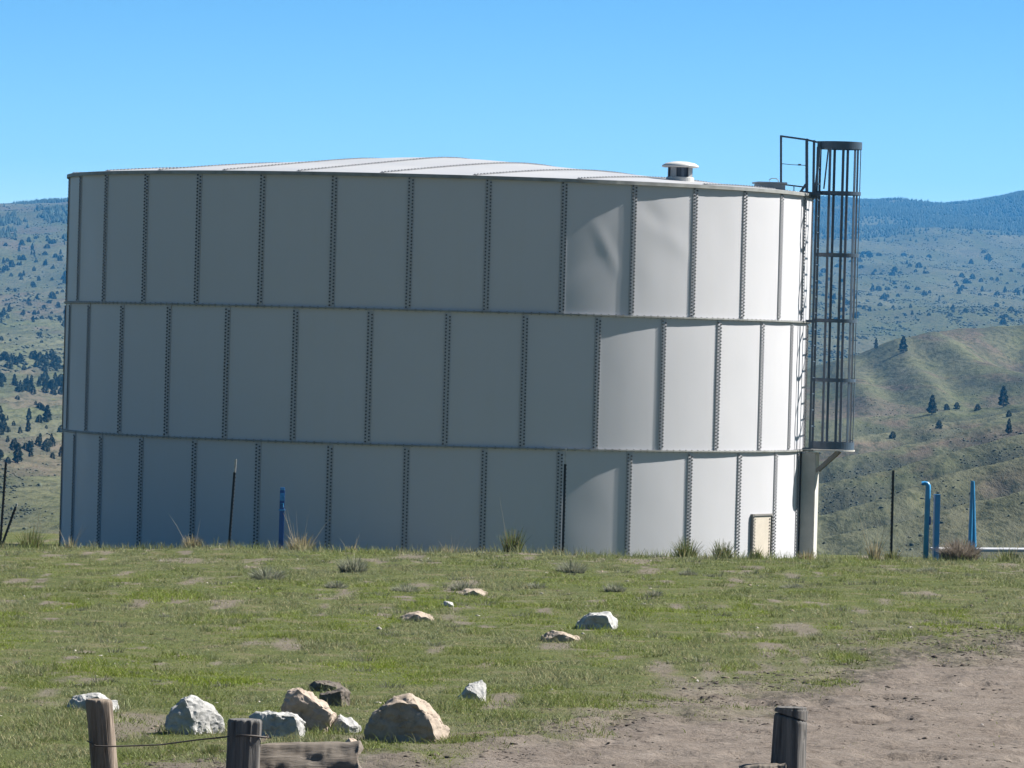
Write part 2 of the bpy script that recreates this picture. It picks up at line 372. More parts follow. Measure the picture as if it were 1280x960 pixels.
def add_box(bm, c, s, mat=None, bev=0.0):
    """box with centre c, size s, optional 3x3/4x4 orientation"""
    r = bmesh.ops.create_cube(bm, size=1.0); vs_ = r['verts']
    bmesh.ops.scale(bm, vec=Vector(s), verts=vs_)
    if bev: 
        es = list({e for v_ in vs_ for e in v_.link_edges}); rr = bmesh.ops.bevel(bm, geom=es, offset=bev, segments=2, affect='EDGES'); vs_ = list({v_ for f in rr['faces'] for v_ in f.verts} | {v_ for v_ in vs_ if v_.is_valid})
    if mat is not None: bmesh.ops.transform(bm, matrix=mat.to_4x4() if len(mat) == 3 else mat, verts=vs_)
    bmesh.ops.translate(bm, vec=Vector(c), verts=vs_)
def add_bar(bm, a, b, wdt, dpt=None, side=None):
    """rectangular bar from a to b"""
    a, b = Vector(a), Vector(b); d = (b - a); L = d.length; d.normalize()
    side = Vector(side) if side is not None else (Vector((0, 0, 1)) if abs(d.z) < 0.9 else Vector((1, 0, 0)))
    xx = (side - d * side.dot(d)).normalized(); yy = d.cross(xx)
    m_ = Matrix((xx, yy, d)).transposed()
    add_box(bm, (a + b) / 2, (wdt, dpt or wdt, L), m_)
def add_tube(bm, pts, r, seg=8, closed=False, cap=True):
    pts = [Vector(q) for q in pts]; rings = []; nP = len(pts); rr = r if hasattr(r, '__len__') else [r] * nP
    for i, q in enumerate(pts):
        if closed: t = (pts[(i + 1) % nP] - pts[i - 1]).normalized()
        else: t = (pts[min(i + 1, nP - 1)] - pts[max(i - 1, 0)]).normalized()
        ref = Vector((0, 0, 1)) if abs(t.z) < 0.9 else Vector((1, 0, 0))
        xx = (ref - t * ref.dot(t)).normalized(); yy = t.cross(xx)
        rings.append([bm.verts.new(q + (xx * math.cos(2 * math.pi * k / seg) + yy * math.sin(2 * math.pi * k / seg)) * rr[i]) for k in range(seg)])
    for i in range(nP if closed else nP - 1):
        A, B = rings[i], rings[(i + 1) % nP]
        for k in range(seg): bm.faces.new((A[k], A[(k + 1) % seg], B[(k + 1) % seg], B[k]))
    if cap and not closed:
        bm.faces.new(rings[0][::-1]); bm.faces.new(rings[-1])
def add_lathe(bm, prof, seg=48, c=(0, 0, 0), a0=0.0, a1=2 * math.pi):
    full = abs(a1 - a0 - 2 * math.pi) < 1e-6; nS = seg if full else seg + 1
    rings = [[bm.verts.new((c[0] + r * math.sin(a0 + (a1 - a0) * k / seg), c[1] - r * math.cos(a0 + (a1 - a0) * k / seg), c[2] + z)) for k in range(nS)] if r > 1e-6 else [bm.verts.new((c[0], c[1], c[2] + z))] for r, z in prof]
    for A, B in zip(rings[:-1], rings[1:]):
        for k in range(seg):
            k2 = (k + 1) % nS
            if len(A) == 1: bm.faces.new((A[0], B[k2], B[k]))
            elif len(B) == 1: bm.faces.new((A[k], A[k2], B[0]))
            else: bm.faces.new((A[k], A[k2], B[k2], B[k]))

# ------------------------------------------------------------------ ground sheet and hills
def grow(a, b, step0, ratio):
    out = [a]; s = step0; sg = 1 if b > a else -1
    while (out[-1] - b) * sg < 0: out.append(out[-1] + sg * s); s *= ratio
    out[-1] = b
    return np.array(out)
xs = np.concatenate([-grow(9, 400, 0.1, 1.22)[::-1][:-1] , np.arange(-9, 9.001, 0.075), grow(9, 400, 0.1, 1.22)[1:]])
ym = [32.5]
while ym[-1] < 92: ym.append(ym[-1] + 0.055 + 0.0013 * (ym[-1] - 32.5))
ys_ = np.concatenate([grow(32.5, -400, 0.12, 1.2)[::-1][:-1], np.array(ym), grow(ym[-1], 310, 0.2, 1.12)[1:]])
X, Y = np.meshgrid(xs, ys_)
Z = H(X, Y); D_ = dirt_mask(X, Y)
vis = (np.abs(X) < 9.5) & (Y > 31) & (Y < 90)
MD_ = Y - np.interp(X, BX, BY)
mdm = np.clip(sstep(3.0, -1.0, MD_), 0, 1) * D_; edge_ = np.exp(-((MD_ + 0.5) / 3.0) ** 2)
clod = np.maximum(0, fbm(X / 0.20, Y / 0.34, 3, 81) - 0.55) * (0.07 + 0.12 * edge_) * mdm + (fbm(X / 0.10, Y / 0.18, 2, 83) - 0.5) * 0.018 * mdm
hoof = -np.maximum(0, fbm(X / 0.22, Y / 0.40, 2, 85) - 0.62) * 0.22 * mdm
Z = Z + np.where(vis, clod + hoof, 0)
GX, GY, GZ = X, Y, Z
def grid_faces(nr, nc):
    i = np.arange(nr * nc).reshape(nr, nc)
    return np.stack([i[:-1, :-1], i[:-1, 1:], i[1:, 1:], i[1:, :-1]], -1).reshape(-1, 4)
me = np_mesh('ground', np.stack([X, Y, Z], -1).reshape(-1, 3), grid_faces(*X.shape), smooth=True)
at_ = me.attributes.new('dirt', 'FLOAT', 'POINT'); at_.data.foreach_set('value', D_.ravel().astype(np.float32))
rt_ = sstep(0.5, 4.5, X)
CH_ = np.exp(-((MD_ + 1.5 * rt_) / (3.2 * np.maximum(Y, 1) / 36)) ** 2) * sstep(0.44 - 0.06 * rt_, 0.56 - 0.05 * rt_, fbm(X / 0.34, Y / 1.3, 4, 87)) * np.clip(rt_ + 0.4, 0, 1)
at_ = me.attributes.new('churn', 'FLOAT', 'POINT'); at_.data.foreach_set('value', CH_.ravel().astype(np.float32))
tag(link('ground', me, M['ground']), kind='structure', label='grassy meadow sloping up to the tank with bare dirt track', cat='ground')
def ground_z(x, y):
    """height of the finished ground sheet"""
    i = np.clip(np.searchsorted(ys_, y) - 1, 0, len(ys_) - 2); j = np.clip(np.searchsorted(xs, x) - 1, 0, len(xs) - 2)
    ty = (y - ys_[i]) / (ys_[i + 1] - ys_[i]); tx = (x - xs[j]) / (xs[j + 1] - xs[j])
    return (GZ[i, j] * (1 - tx) + GZ[i, j + 1] * tx) * (1 - ty) + (GZ[i + 1, j] * (1 - tx) + GZ[i + 1, j + 1] * tx) * ty

ua = np.concatenate([np.linspace(-0.55, -0.135, 26)[:-1], np.linspace(-0.135, -0.06, 110)[:-1], np.linspace(-0.06, 0.03, 40)[:-1], np.linspace(0.03, 0.135, 160)[:-1], np.linspace(0.135, 0.55, 26)])
dd = np.concatenate([np.geomspace(285, 430, 60)[:-1], np.linspace(430, 1650, 520)[:-1], np.geomspace(1650, 9000, 330)])
U, DD = np.meshgrid(ua, dd)
HX = U * DD; HY = DD; HZ = H(HX, HY) - 1.2 * (1 - sstep(300, 345, HY))
SD = [500, 590, 690, 800, 910, 1030, 1130]
def sage_mask(x, y):
    phi = np.interp(spur_d(x, y), SD, np.arange(7)); fr = phi - np.floor(phi); u_ = x / y
    right = sstep(0.46, 0.60, fbm(x / 4.5, phi * 2.2 + x / 40, 4, 231)) * (0.12 + 0.88 * sstep(0.35, 0.55, fr) * (1 - sstep(0.80, 0.93, fr)))
    left = sstep(0.50, 0.64, fbm(x / 10, y / 55, 4, 237)); hill = sstep(0.50, 0.62, fbm(x / 6, y / 40, 4, 239)) * (0.4 + 0.6 * sstep(0.080, 0.088, u_))
    return np.where(u_ < 0, left, np.where(y < 1130, right, hill))
PHI = np.interp(spur_d(HX, HY), SD, np.arange(7)); FR = PHI - np.floor(PHI)
SAGE_ = sage_mask(HX, HY) * (1 - 0.6 * sstep(1600, 2600, HY))
RED_ = sstep(0.53, 0.62, fbm(HX / 10, PHI * 2.4 + HX / 60, 4, 233)) * (0.25 + 0.75 * sstep(0.2, 0.45, FR) * (1 - sstep(0.85, 1, FR))) * (HY < 1130) * 0.9
RED_ = RED_ + 0.8 * sstep(0.55, 0.64, fbm((HX + 0.1 * HY) / 9, HY / 140, 3, 241)) * (HY >= 1130) * (HY < 1600)
RED_ = RED_ * sstep(-0.02, 0.03, HX / HY)
BAND_ = sstep(0.54, 0.64, fbm(HX / 34, HY / 120, 4, 235))
hme = np_mesh('hills', np.stack([HX, HY, HZ], -1).reshape(-1, 3), grid_faces(*HX.shape), smooth=True)
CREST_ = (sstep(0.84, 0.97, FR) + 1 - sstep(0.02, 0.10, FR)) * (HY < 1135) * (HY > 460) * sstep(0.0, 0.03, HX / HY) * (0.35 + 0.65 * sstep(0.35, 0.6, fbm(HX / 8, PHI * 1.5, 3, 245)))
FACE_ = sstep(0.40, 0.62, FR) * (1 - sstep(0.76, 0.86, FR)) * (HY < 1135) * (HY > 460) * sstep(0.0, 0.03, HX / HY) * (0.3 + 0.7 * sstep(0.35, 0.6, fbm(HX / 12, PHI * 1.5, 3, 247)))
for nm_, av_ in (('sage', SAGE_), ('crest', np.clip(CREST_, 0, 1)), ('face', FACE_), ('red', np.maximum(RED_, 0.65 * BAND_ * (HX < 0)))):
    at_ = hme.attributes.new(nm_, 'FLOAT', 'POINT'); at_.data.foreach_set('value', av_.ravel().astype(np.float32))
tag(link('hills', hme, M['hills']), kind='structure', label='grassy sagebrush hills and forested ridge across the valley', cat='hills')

# ------------------------------------------------------------------ the tank
D_T = 97.0
T0 = Vector((at(546.3, 427, D_T).x, D_T, 0.40))
RT = 6.565; HR = 2.24; NP = 32; PA = 360.0 / NP
tank = empty('water_tank', T0)
tag(tank, 'big white bolted steel water tank with low cone roof standing behind the grassy crest', 'water tank')
def pol(r, th, z): return Vector((r * math.sin(th), -r * math.cos(th), z))
ring_off = [8.1, 2.3, 7.7]          # bottom, middle, top
dents = {(2, 18.95): [(0.62, 0.50, 0.34, 0.07, -58, 0.0055), (0.42, 0.40, 0.30, 0.10, 38, -0.0045), (0.85, 0.62, 0.10, 0.30, 0, 0.003), (0.30, 0.75, 0.3, 0.16, 25, -0.002)],
         (2, 30.2): [(0.35, 0.74, 0.30, 0.10, -35, -0.007), (0.62, 0.60, 0.34, 0.11, -35, 0.006), (0.25, 0.35, 0.20, 0.25, 10, 0.003)],
         (2, 41.45): [(0.5, 0.6, 0.25, 0.3, 20, -0.003)]}
def panel_mesh(ring, a0, seed):
    nu, nv = 22, 34
    u, v = np.meshgrid(np.linspace(0, 1, nu), np.linspace(0, 1, nv))
    ph = (u - 0.5) * R_(PA)
    chord = RT * math.cos(R_(PA / 2)) / np.cos(ph)
    r = 0.75 * RT + 0.25 * chord
    edge = (4 * u * (1 - u)) * (4 * v * (1 - v))
    rs = np.random.default_rng(seed)
    r = r + edge * ((fbm(u * 1.7 + seed * 3.1, v * 2.3 + seed, 2, 90) - 0.5) * 0.009)
    for (rg, aa), L in dents.items():
        if rg == ring and abs(aa - a0) < 1.0:
            for (cu, cv, su, sv, rot, am) in L:
                c_, s_ = math.cos(R_(rot)), math.sin(R_(rot)); du = (u - cu) * 1.37; dv = (v - cv) * 2.24
                pu, pv = du * c_ + dv * s_, -du * s_ + dv * c_
                r = r + 1.5 * am * np.exp(-(pu / (su * 1.4)) ** 2 - (pv / (sv * 1.6)) ** 2) * np.minimum(1, edge * 3)
    th = R_(a0) + u * R_(PA)
    P = np.stack([r * np.sin(th), -r * np.cos(th), ring * HR + v * HR], -1).reshape(-1, 3)
    return np_mesh('wall_panel', P, grid_faces(nv, nu), smooth=True)
# one seam mesh shared by every panel: lap strip with two staggered columns of bolts
bm = bmesh.new()
hw = 0.053
add_box(bm, (0, -0.003, HR / 2), (2 * hw, 0.018, HR - 0.05))
seam_strip = bm_mesh('bolt_seam', bm); seam_strip.materials.append(M['seam']); seam_strip.materials.append(M['bolt'])
bm = bmesh.new(); bm.from_mesh(seam_strip); nb0 = len(bm.faces)
for k in range(39):
    for sx, off in ((-0.030, 0.0), (0.030, 0.028)):
        z = 0.045 + off + k * 0.0560
        if z > HR - 0.04: continue
        vs_ = []
        for yy_, rr in ((-0.0115, 0.0155), (-0.030, 0.0135)):
            vs_.append([bm.verts.new((sx + rr * math.cos(R_(60 * q)), yy_, z + rr * math.sin(R_(60 * q)))) for q in range(6)])
        for q in range(6):
            f = bm.faces.new((vs_[0][q], vs_[0][(q + 1) % 6], vs_[1][(q + 1) % 6], vs_[1][q])); f.material_index = 1
        f = bm.faces.new(vs_[1]); f.material_index = 1
bmesh.ops.recalc_face_normals(bm, faces=bm.faces[:])
bm.to_mesh(seam_strip); bm.free()
for ring in range(3):
    for k in range(NP):
        a0 = ring_off[ring] + PA * k
        if a0 > 180: a0 -= 360
        pan = link('wall_panel', panel_mesh(ring, a0, ring * 100 + k + 1), M['wall'], tank)
        if (ring, round(a0)) in ((2, 19), (2, 30)): pan['label'] = 'dented wall panel in the top ring'
        s_ = link('bolt_seam', seam_strip, None, pan)
        s_.location = pol(RT, R_(a0), ring * HR); s_.rotation_euler = (0, 0, R_(a0))
def flange(z, h, r1, name='ring_flange', bolts=True, mat='flange'):
    bm = bmesh.new()
    add_lathe(bm, [(RT - 0.02, z - h / 2), (r1, z - h / 2), (r1, z + h / 2), (RT - 0.02, z + h / 2)], 180)
    if bolts:
        for k in range(300):
            a_ = 2 * math.pi * k / 300
            for sg in (-1, 1):
                add_box(bm, pol(r1 - 0.020, a_, z + sg * (h / 2 + 0.005)), (0.022, 0.018, 0.010), Matrix.Rotation(a_, 3, 'Z'))
    return link(name, bm_mesh(name, bm), M[mat], tank)
flange(HR, 0.024, RT + 0.042); flange(2 * HR, 0.024, RT + 0.042)
# roof
ZR = 3 * HR; RISE = 0.56
bm = bmesh.new()
add_lathe(bm, [(RT + 0.034, ZR - 0.045), (RT + 0.034, ZR + 0.012), (1.5, ZR + RISE * (1 - 1.5 / RT)), (0.9, ZR + RISE * 0.845), (0.4, ZR + RISE * 0.885), (0.0, ZR + RISE * 0.895)], 120)
roof = link('roof', bm_mesh('roof', bm), M['roof'], tank)
bm = bmesh.new(); add_lathe(bm, [(RT + 0.037, ZR - 0.05), (RT + 0.052, ZR - 0.05), (RT + 0.052, ZR + 0.006), (RT + 0.037, ZR + 0.006)], 120)
link('roof_edge', bm_mesh('roof_edge', bm), M['flange'], roof)
def crown_z(r): return float(np.interp(r, [0, 0.4, 0.9, 1.5, RT + 0.034], [ZR + RISE * 0.895, ZR + RISE * 0.885, ZR + RISE * 0.845, ZR + RISE * (1 - 1.5 / RT), ZR + 0.012]))
sdv = Vector((0.40, 0.917, 0)).normalized(); snv = Vector((sdv.y, -sdv.x, 0)); sang = math.atan2(sdv.y, sdv.x)
for k in range(-4, 5):
    off_ = 1.42 * k + 0.35; half = RT ** 2 - off_ ** 2
    if half < 1.0: continue
    half = math.sqrt(half) - 0.03; bm = bmesh.new(); nS = 26
    def sp(t, dz): 
        q_ = snv * off_ + sdv * t; return Vector((q_.x, q_.y, crown_z(q_.length) + dz))
    for i_ in range(nS):
        t0_, t1_ = -half + 2 * half * i_ / nS, -half + 2 * half * (i_ + 1) / nS - 0.004
        add_bar(bm, sp(t0_, 0.006), sp(t1_, 0.006), 0.008, 0.075, (0, 0, 1))
    nb_ = int(2 * half / 0.13)
    for i_ in range(nb_):
        t_ = -half + 2 * half * (i_ + 0.5) / nb_
        for sd in (-0.025, 0.025): add_box(bm, sp(t_, 0.012) + snv * sd, (0.032, 0.022, 0.016), Matrix.Rotation(sang, 3, 'Z'))
    link('roof_seam', bm_mesh('roof_seam', bm), M['roofseam'], roof)
def roof_z(r): return ZR + RISE * (1 - r / RT)
def tank_at(px, py, depth):
    """tank-local point on the ray through a pixel at a depth relative to the tank axis"""
    return at(px, py, D_T + depth) - T0
# vent
q = tank_at(850, 224, -3.4); rv = math.hypot(q.x, q.y); vb = Vector((q.x, q.y, roof_z(rv) - 0.03))
vent = link('roof_vent', None, None, tank); vent.location = vb
bm = bmesh.new(); add_lathe(bm, [(0.24, 0), (0.24, 0.09), (0.225, 0.095), (0.225, 0.10)], 32); link('vent_collar', bm_mesh('vent_collar', bm), M['vent'], vent)
bm = bmesh.new(); add_lathe(bm, [(0.17, 0.08), (0.17, 0.27)], 32); link('vent_screen', bm_mesh('vent_screen', bm), M['ventdark'], vent)
for k in range(8):
    a_ = R_(45 * k + 10); bm = bmesh.new(); add_box(bm, pol(0.205, a_, 0.185), (0.115 if k % 2 else 0.05, 0.012, 0.19), Matrix.Rotation(a_, 3, 'Z')); link('vent_fin', bm_mesh('vent_fin', bm), M['hatch'] if k % 2 else M['ventdark'], vent)
bm = bmesh.new(); add_lathe(bm, [(0.0, 0.262), (0.29, 0.262), (0.315, 0.27), (0.315, 0.295), (0.25, 0.335), (0.12, 0.362), (0, 0.37)], 40); link('vent_cap', bm_mesh('vent_cap', bm, True), M['vent'], vent)
# roof hatch
q = tank_at(962, 234, -1.3); rv = math.hypot(q.x, q.y); hb = Vector((q.x, q.y, roof_z(rv) - 0.02))
hatch = link('roof_hatch', None, None, tank); hatch.location = hb; hatch.rotation_euler = (0, 0, R_(10))
bm = bmesh.new(); add_box(bm, (0, 0, 0.06), (0.46, 0.46, 0.12), None, 0.008); link('hatch_box', bm_mesh('hatch_box', bm), M['hatch'], hatch)
bm = bmesh.new(); add_box(bm, (0, 0, 0.138), (0.52, 0.52, 0.03), None, 0.006); link('hatch_lid', bm_mesh('hatch_lid', bm), M['hatch'], hatch)
bm = bmesh.new(); add_tube(bm, [(-0.03, -0.1, 0.15), (-0.03, -0.1, 0.19), (0.01, -0.1, 0.22), (0.09, -0.1, 0.22), (0.13, -0.1, 0.19), (0.13, -0.1, 0.15)], 0.007); link('handle', bm_mesh('handle', bm), M['hatch'], hatch)
# access door in the bottom ring
TD = R_(59.9)
dr = link('access_door', None, None, tank); dr.location = pol(RT + 0.004, TD, 0.12); dr.rotation_euler = (0, 0, TD)
bm = bmesh.new(); add_box(bm, (0, 0.01, 0.52), (0.66, 0.05, 0.98)); link('door_plate', bm_mesh('door_plate', bm), M['door'], dr)
bm = bmesh.new()
for sx in (-1, 1): add_box(bm, (sx * 0.35, 0.0, 0.52), (0.03, 0.06, 1.06))
add_box(bm, (0, 0.0, 1.035), (0.67, 0.07, 0.03)); add_box(bm, (0, -0.01, 0.2), (0.67, 0.05, 0.02))
link('door_frame', bm_mesh('door_frame', bm), M['frame'], dr)
bm = bmesh.new()
for k in range(17):
    for sx in (-1, 1): add_box(bm, (sx * 0.35, -0.036, 0.08 + 0.057 * k), (0.022, 0.014, 0.022))
    for sx in (-0.27, 0.27): add_box(bm, (sx, -0.02, 0.08 + 0.055 * k), (0.02, 0.012, 0.02))
link('door_bolts', bm_mesh('door_bolts', bm), M['bolt'], dr)
# ladder, cage, platform, column
TL = R_(80.1); LR = RT + 0.15; CR = RT + 0.15 + 0.37; RC = 0.37
er = pol(1, TL, 0); et = Vector((math.cos(TL), math.sin(TL), 0))
def lp(r, t, z): return er * r + et * t + Vector((0, 0, z - T0.z))
ZTOP, ZB = 8.05, 2.70
lad = link('ladder', None, None, tank)
for sx in (-0.2, 0.2):
    bm = bmesh.new(); add_bar(bm, lp(LR, sx, 2.62), lp(LR, sx, 7.95), 0.04, 0.014, er); link('stringer', bm_mesh('stringer', bm), M['cage'], lad)
for k in range(18):
    bm = bmesh.new(); z = 2.78 + 0.283 * k; add_tube(bm, [lp(LR, -0.2, z), lp(LR, 0.2, z)], 0.012, 6); link('rung', bm_mesh('rung', bm), M['cage'], lad)
for z in (2.66, 4.90, 7.08):
    bm = bmesh.new()
    for sx in (-0.2, 0.2): add_bar(bm, lp(RT + 0.02, sx, z), lp(LR + 0.02, sx, z), 0.05, 0.02)
    link('bracket', bm_mesh('bracket', bm), M['cage'], lad)
cage = link('ladder_cage', None, None, tank)
def hoop(z0, z1, th, name):
    bm = bmesh.new(); seg = 40; sh = []
    pts = [(LR - CR, -0.20)]
    for k in range(seg + 1):
        a_ = R_(-147 + 294 * k / seg); pts.append((RC * math.cos(a_), RC * math.sin(a_)))
    pts.append((LR - CR, 0.20))
    for (a_, b_) in pts:
        L = math.hypot(a_, b_); na, nb = (a_ / L, b_ / L) if L else (1, 0)
        sh.append([bm.verts.new(lp(CR + a_ + na * o_, b_ + nb * o_, z)) for o_, z in ((0, z0), (th, z0), (th, z1), (0, z1))])
    for A, B in zip(sh[:-1], sh[1:]):
        for k in range(4): bm.faces.new((A[k], A[(k + 1) % 4], B[(k + 1) % 4], B[k]))
    bm.faces.new(sh[0]); bm.faces.new(sh[-1][::-1])
    return link(name, bm_mesh(name, bm), M['cage'], cage)
hoop(ZTOP - 0.13, ZTOP, 0.012, 'top_band')
for z in (7.15, 6.07, 4.92, 3.88): hoop(z - 0.03, z + 0.03, 0.012, 'hoop')
hoop(ZB - 0.03, ZB + 0.10, 0.014, 'bottom_band')
for k in range(7):
    a_ = R_(-111.9 + 37.3 * k); rr = RC - 0.008
    bm = bmesh.new(); add_bar(bm, lp(CR + rr * math.cos(a_), rr * math.sin(a_), ZB + 0.0), lp(CR + rr * math.cos(a_), rr * math.sin(a_), ZTOP - 0.05), 0.046, 0.012, er * -math.sin(a_) + et * math.cos(a_))
    link('cage_bar', bm_mesh('cage_bar', bm), M['cage'], cage)
bm = bmesh.new(); P = []
add_lathe(bm, [(0, -0.012), (RC + 0.03, -0.012), (RC + 0.03, 0.012), (0, 0.012)], 40, lp(CR, 0, ZB - 0.045)); add_box(bm, lp(RT + 0.13, 0, ZB - 0.045), (0.5, 0.24, 0.02), Matrix.Rotation(TL, 3, 'Z'))
link('bottom_plate', bm_mesh('bottom_plate', bm), M['concrete'], cage)
colm = link('column', None, None, tank)
bm = bmesh.new(); add_box(bm, lp(RT + 0.145, 0.0, (0.3 + 2.60) / 2), (0.52, 0.25, 2.30), Matrix.Rotation(TL, 3, 'Z'), 0.012); link('shaft', bm_mesh('shaft', bm), M['concrete'], colm)
bm = bmesh.new(); add_bar(bm, lp(RT + 0.27, -0.22, 2.28), lp(CR + 0.12, -0.22, 2.63), 0.06, 0.05); add_bar(bm, lp(RT + 0.27, 0.22, 2.28), lp(CR + 0.12, 0.22, 2.63), 0.06, 0.05); link('brace', bm_mesh('brace', bm), M['frame'], colm)
# guard rail at the roof exit
gr = link('guard_rail', None, None, tank)
def gp(px, py, t=-0.22):
    r_ = (px - 551.0) / 71.2 / math.sin(TL) ; hz_ = 425 + 0.0271 * (px - 552)
    q = at(px, py, D_T - 1.45) - T0
    rr = (q.x - et.x * t) / er.x
    return er * rr + et * t + Vector((0, 0, q.z))
for a_, b_, w_ in (((977, 169), (977, 242), 0.045), ((976, 169.5), (1010, 174.5), 0.04), ((978, 230), (1009, 234), 0.03), ((1009, 173), (1009, 243), 0.06), ((1018, 175), (1017, 243), 0.05),
                   ((1009, 174.5), (1022, 177.5), 0.04), ((1000, 240), (1026, 243), 0.07), ((1025.5, 182), (1019, 241), 0.045), ((1036, 184), (1030, 236), 0.03), ((993, 232), (993, 240), 0.02), ((1008, 230), (1001, 240), 0.05)):
    bm = bmesh.new(); add_bar(bm, gp(*a_), gp(*b_), w_, w_ * 0.8, et); link('rail_bar', bm_mesh('rail_bar', bm), M['cage'], gr)
bm = bmesh.new(); add_tube(bm, [gp(977, 204), gp(990, 205.5), gp(1009, 206.5)], 0.006, 6); add_box(bm, gp(1000, 205.6), (0.05, 0.03, 0.03)); link('latch_rod', bm_mesh('latch_rod', bm), M['cage'], gr)

# ------------------------------------------------------------------ grass
def blades(x, y, z, hgt, wid, lean, az, tint, segs=2, droop=0.5):
    """curved tapering blades; returns verts and quads"""
    n_ = len(x); V = np.zeros((n_, (segs + 1) * 2, 3)); dx, dy = np.cos(az), np.sin(az)
    fa = rng.uniform(0, np.pi, n_); sx, sy = np.cos(fa), np.sin(fa)
    for k in range(segs + 1):
        t = k / segs; off = lean * (t ** (1 + droop)) * hgt; zz = hgt * t * np.sqrt(np.maximum(0.15, 1 - (lean * t) ** 2 * 0.5)); wk = wid * (1 - 0.85 * t) * 0.5
        V[:, 2 * k] = np.stack([x + dx * off - sx * wk, y + dy * off - sy * wk, z + zz], -1)
        V[:, 2 * k + 1] = np.stack([x + dx * off + sx * wk, y + dy * off + sy * wk, z + zz], -1)
    base = (np.arange(n_) * (segs + 1) * 2)[:, None, None]
    q = np.array([[2 * k, 2 * k + 1, 2 * k + 3, 2 * k + 2] for k in range(segs)])[None]
    return V.reshape(-1, 3), (base + q).reshape(-1, 4), np.repeat(tint, segs, axis=0)
def grass_tint(x, y):
    n_ = len(x)
    g = fbm(x / 1.7, y / 6.5, 3, 101); d = fbm(x / 0.8, y / 3.5, 4, 111)
    fresh = np.array([0.165, 0.195, 0.026]); mid_ = np.array([0.145, 0.160, 0.050]); grey = np.array([0.165, 0.168, 0.100]); dry = np.array([0.29, 0.24, 0.14])
    k = sstep(0.38, 0.62, g)[:, None]; base = fresh * k + mid_ * (1 - k)
    k2 = (sstep(0.46, 0.64, d) * 0.8)[:, None]; base = base * (1 - k2) + grey * k2
    upz = (sstep(55, 75, y) * 0.45)[:, None]; base = base * (1 - upz) + grey * upz
    isdry = (rng.random(n_) < 0.10 + 0.16 * sstep(0.5, 0.66, d))[:, None]
    base = np.where(isdry, dry, base)
    return base * np.array([0.99, 1.09, 0.98]) * rng.uniform(0.62, 1.2, (n_, 1))
N = 1150000
yy_ = 32.5 + (89.2 - 32.5) * rng.random(N) ** 1.15
xx_ = (rng.random(N) - 0.5) * 2 * (yy_ * 0.0985 + 0.35) 
dm = dirt_mask(xx_, yy_)
dens = fbm(xx_ / 0.35, yy_ / 0.8, 3, 121)
keep = rng.random(N) < np.clip((1 - dm) ** 1.1 * (0.50 + 1.0 * sstep(0.36, 0.62, dens)), 0.006, 1)
keep &= ~((main_dirt(xx_, yy_) < -3) & (rng.random(N) < 0.75))
xx_, yy_, dens = xx_[keep], yy_[keep], dens[keep]
nB = len(xx_)
hh = rng.uniform(0.022, 0.075, nB) * (0.62 + 0.95 * sstep(0.50, 0.74, dens)) * (1 + 0.35 * sstep(80, 87, yy_)) * (0.6 + 0.5 * fbm(xx_ / 1.3, yy_ / 4, 2, 131))
V, Fc, T = blades(xx_, yy_, ground_z(xx_, yy_) - 0.008, hh * 0.78, rng.uniform(0.005, 0.012, nB) * (0.8 + 0.006 * (yy_ - 32)), rng.uniform(0.3, 1.5, nB), rng.uniform(0, 6.28, nB), grass_tint(xx_, yy_))
tag(link('grass', np_mesh('grass', V, Fc, tint=T), M['grass']), kind='stuff', label='short patchy green grass covering the meadow', cat='grass')

# clods, hoof marks and pebbles on the dirt
def lumps(x, y, z, sz, flat, tint, seed=3):
    rg = np.random.default_rng(seed); n_ = len(x)
    ico = bmesh.new(); bmesh.ops.create_icosphere(ico, subdivisions=1, radius=1.0); ico.verts.ensure_lookup_table()
    bv = np.array([v_.co[:] for v_ in ico.verts]); bf = np.array([[v_.index for v_ in f.verts] for f in ico.faces]); ico.free()
    V = bv[None] * (1 + rg.uniform(-0.55, 0.45, (n_, len(bv), 1)))
    a_ = rg.uniform(0, 6.28, n_)[:, None]; st = rg.uniform(0.7, 1.7, n_)[:, None]
    px_, py_ = V[..., 0] * st, V[..., 1]
    V2 = np.stack([px_ * np.cos(a_) - py_ * np.sin(a_), px_ * np.sin(a_) + py_ * np.cos(a_), V[..., 2] * flat[:, None]], -1) * sz[:, None, None]
    V2 += np.stack([x, y, z], -1)[:, None]
    return V2.reshape(-1, 3), (bf[None] + (np.arange(n_) * len(bv))[:, None, None]).reshape(-1, 3), np.repeat(tint, len(bf), axis=0)
def attr_mat(name):
    m, n, p, o = new_mat(name); a = n.nodes.new('ShaderNodeAttribute'); a.attribute_name = 'tint'
    n.links.new(a.outputs['Color'], p.inputs['Base Color']); p.inputs['Roughness'].default_value = 0.95; p.inputs['Specular IOR Level'].default_value = 0.15; return m
M['lump'] = attr_mat('loose_stones')
N = 62000
y1 = 32.5 + 50 * rng.random(N) ** 1.5; x1 = (rng.random(N) - 0.5) * 2 * (y1 * 0.098 + 0.3)
md = main_dirt(x1, y1); cl = fbm(x1 / 0.45, y1 / 1.2, 3, 141)
rtc = sstep(0.5, 4.5, x1); pk = np.where(md < 0, 0.10 + 0.9 * np.exp(-((md + 1.0) / (2.2 + 3 * rtc)) ** 2), 0.8 * np.exp(-(md / (2.0 + 2.5 * rtc)) ** 2)) * sstep(0.42, 0.62, cl)
kp = rng.random(N) < pk; x1, y1 = x1[kp], y1[kp]; n1 = len(x1)
s1 = rng.uniform(0.004, 0.011, n1) / rng.uniform(0.35, 1.0, n1) * (1 + 0.5 * sstep(0.5, 4.5, x1))
t1 = np.array([0.088, 0.073, 0.062]) * rng.uniform(0.45, 1.25, (n1, 1))
V, Fc, T = lumps(x1, y1, ground_z(x1, y1) - s1 * 0.12, s1, rng.uniform(0.3, 0.65, n1), t1)
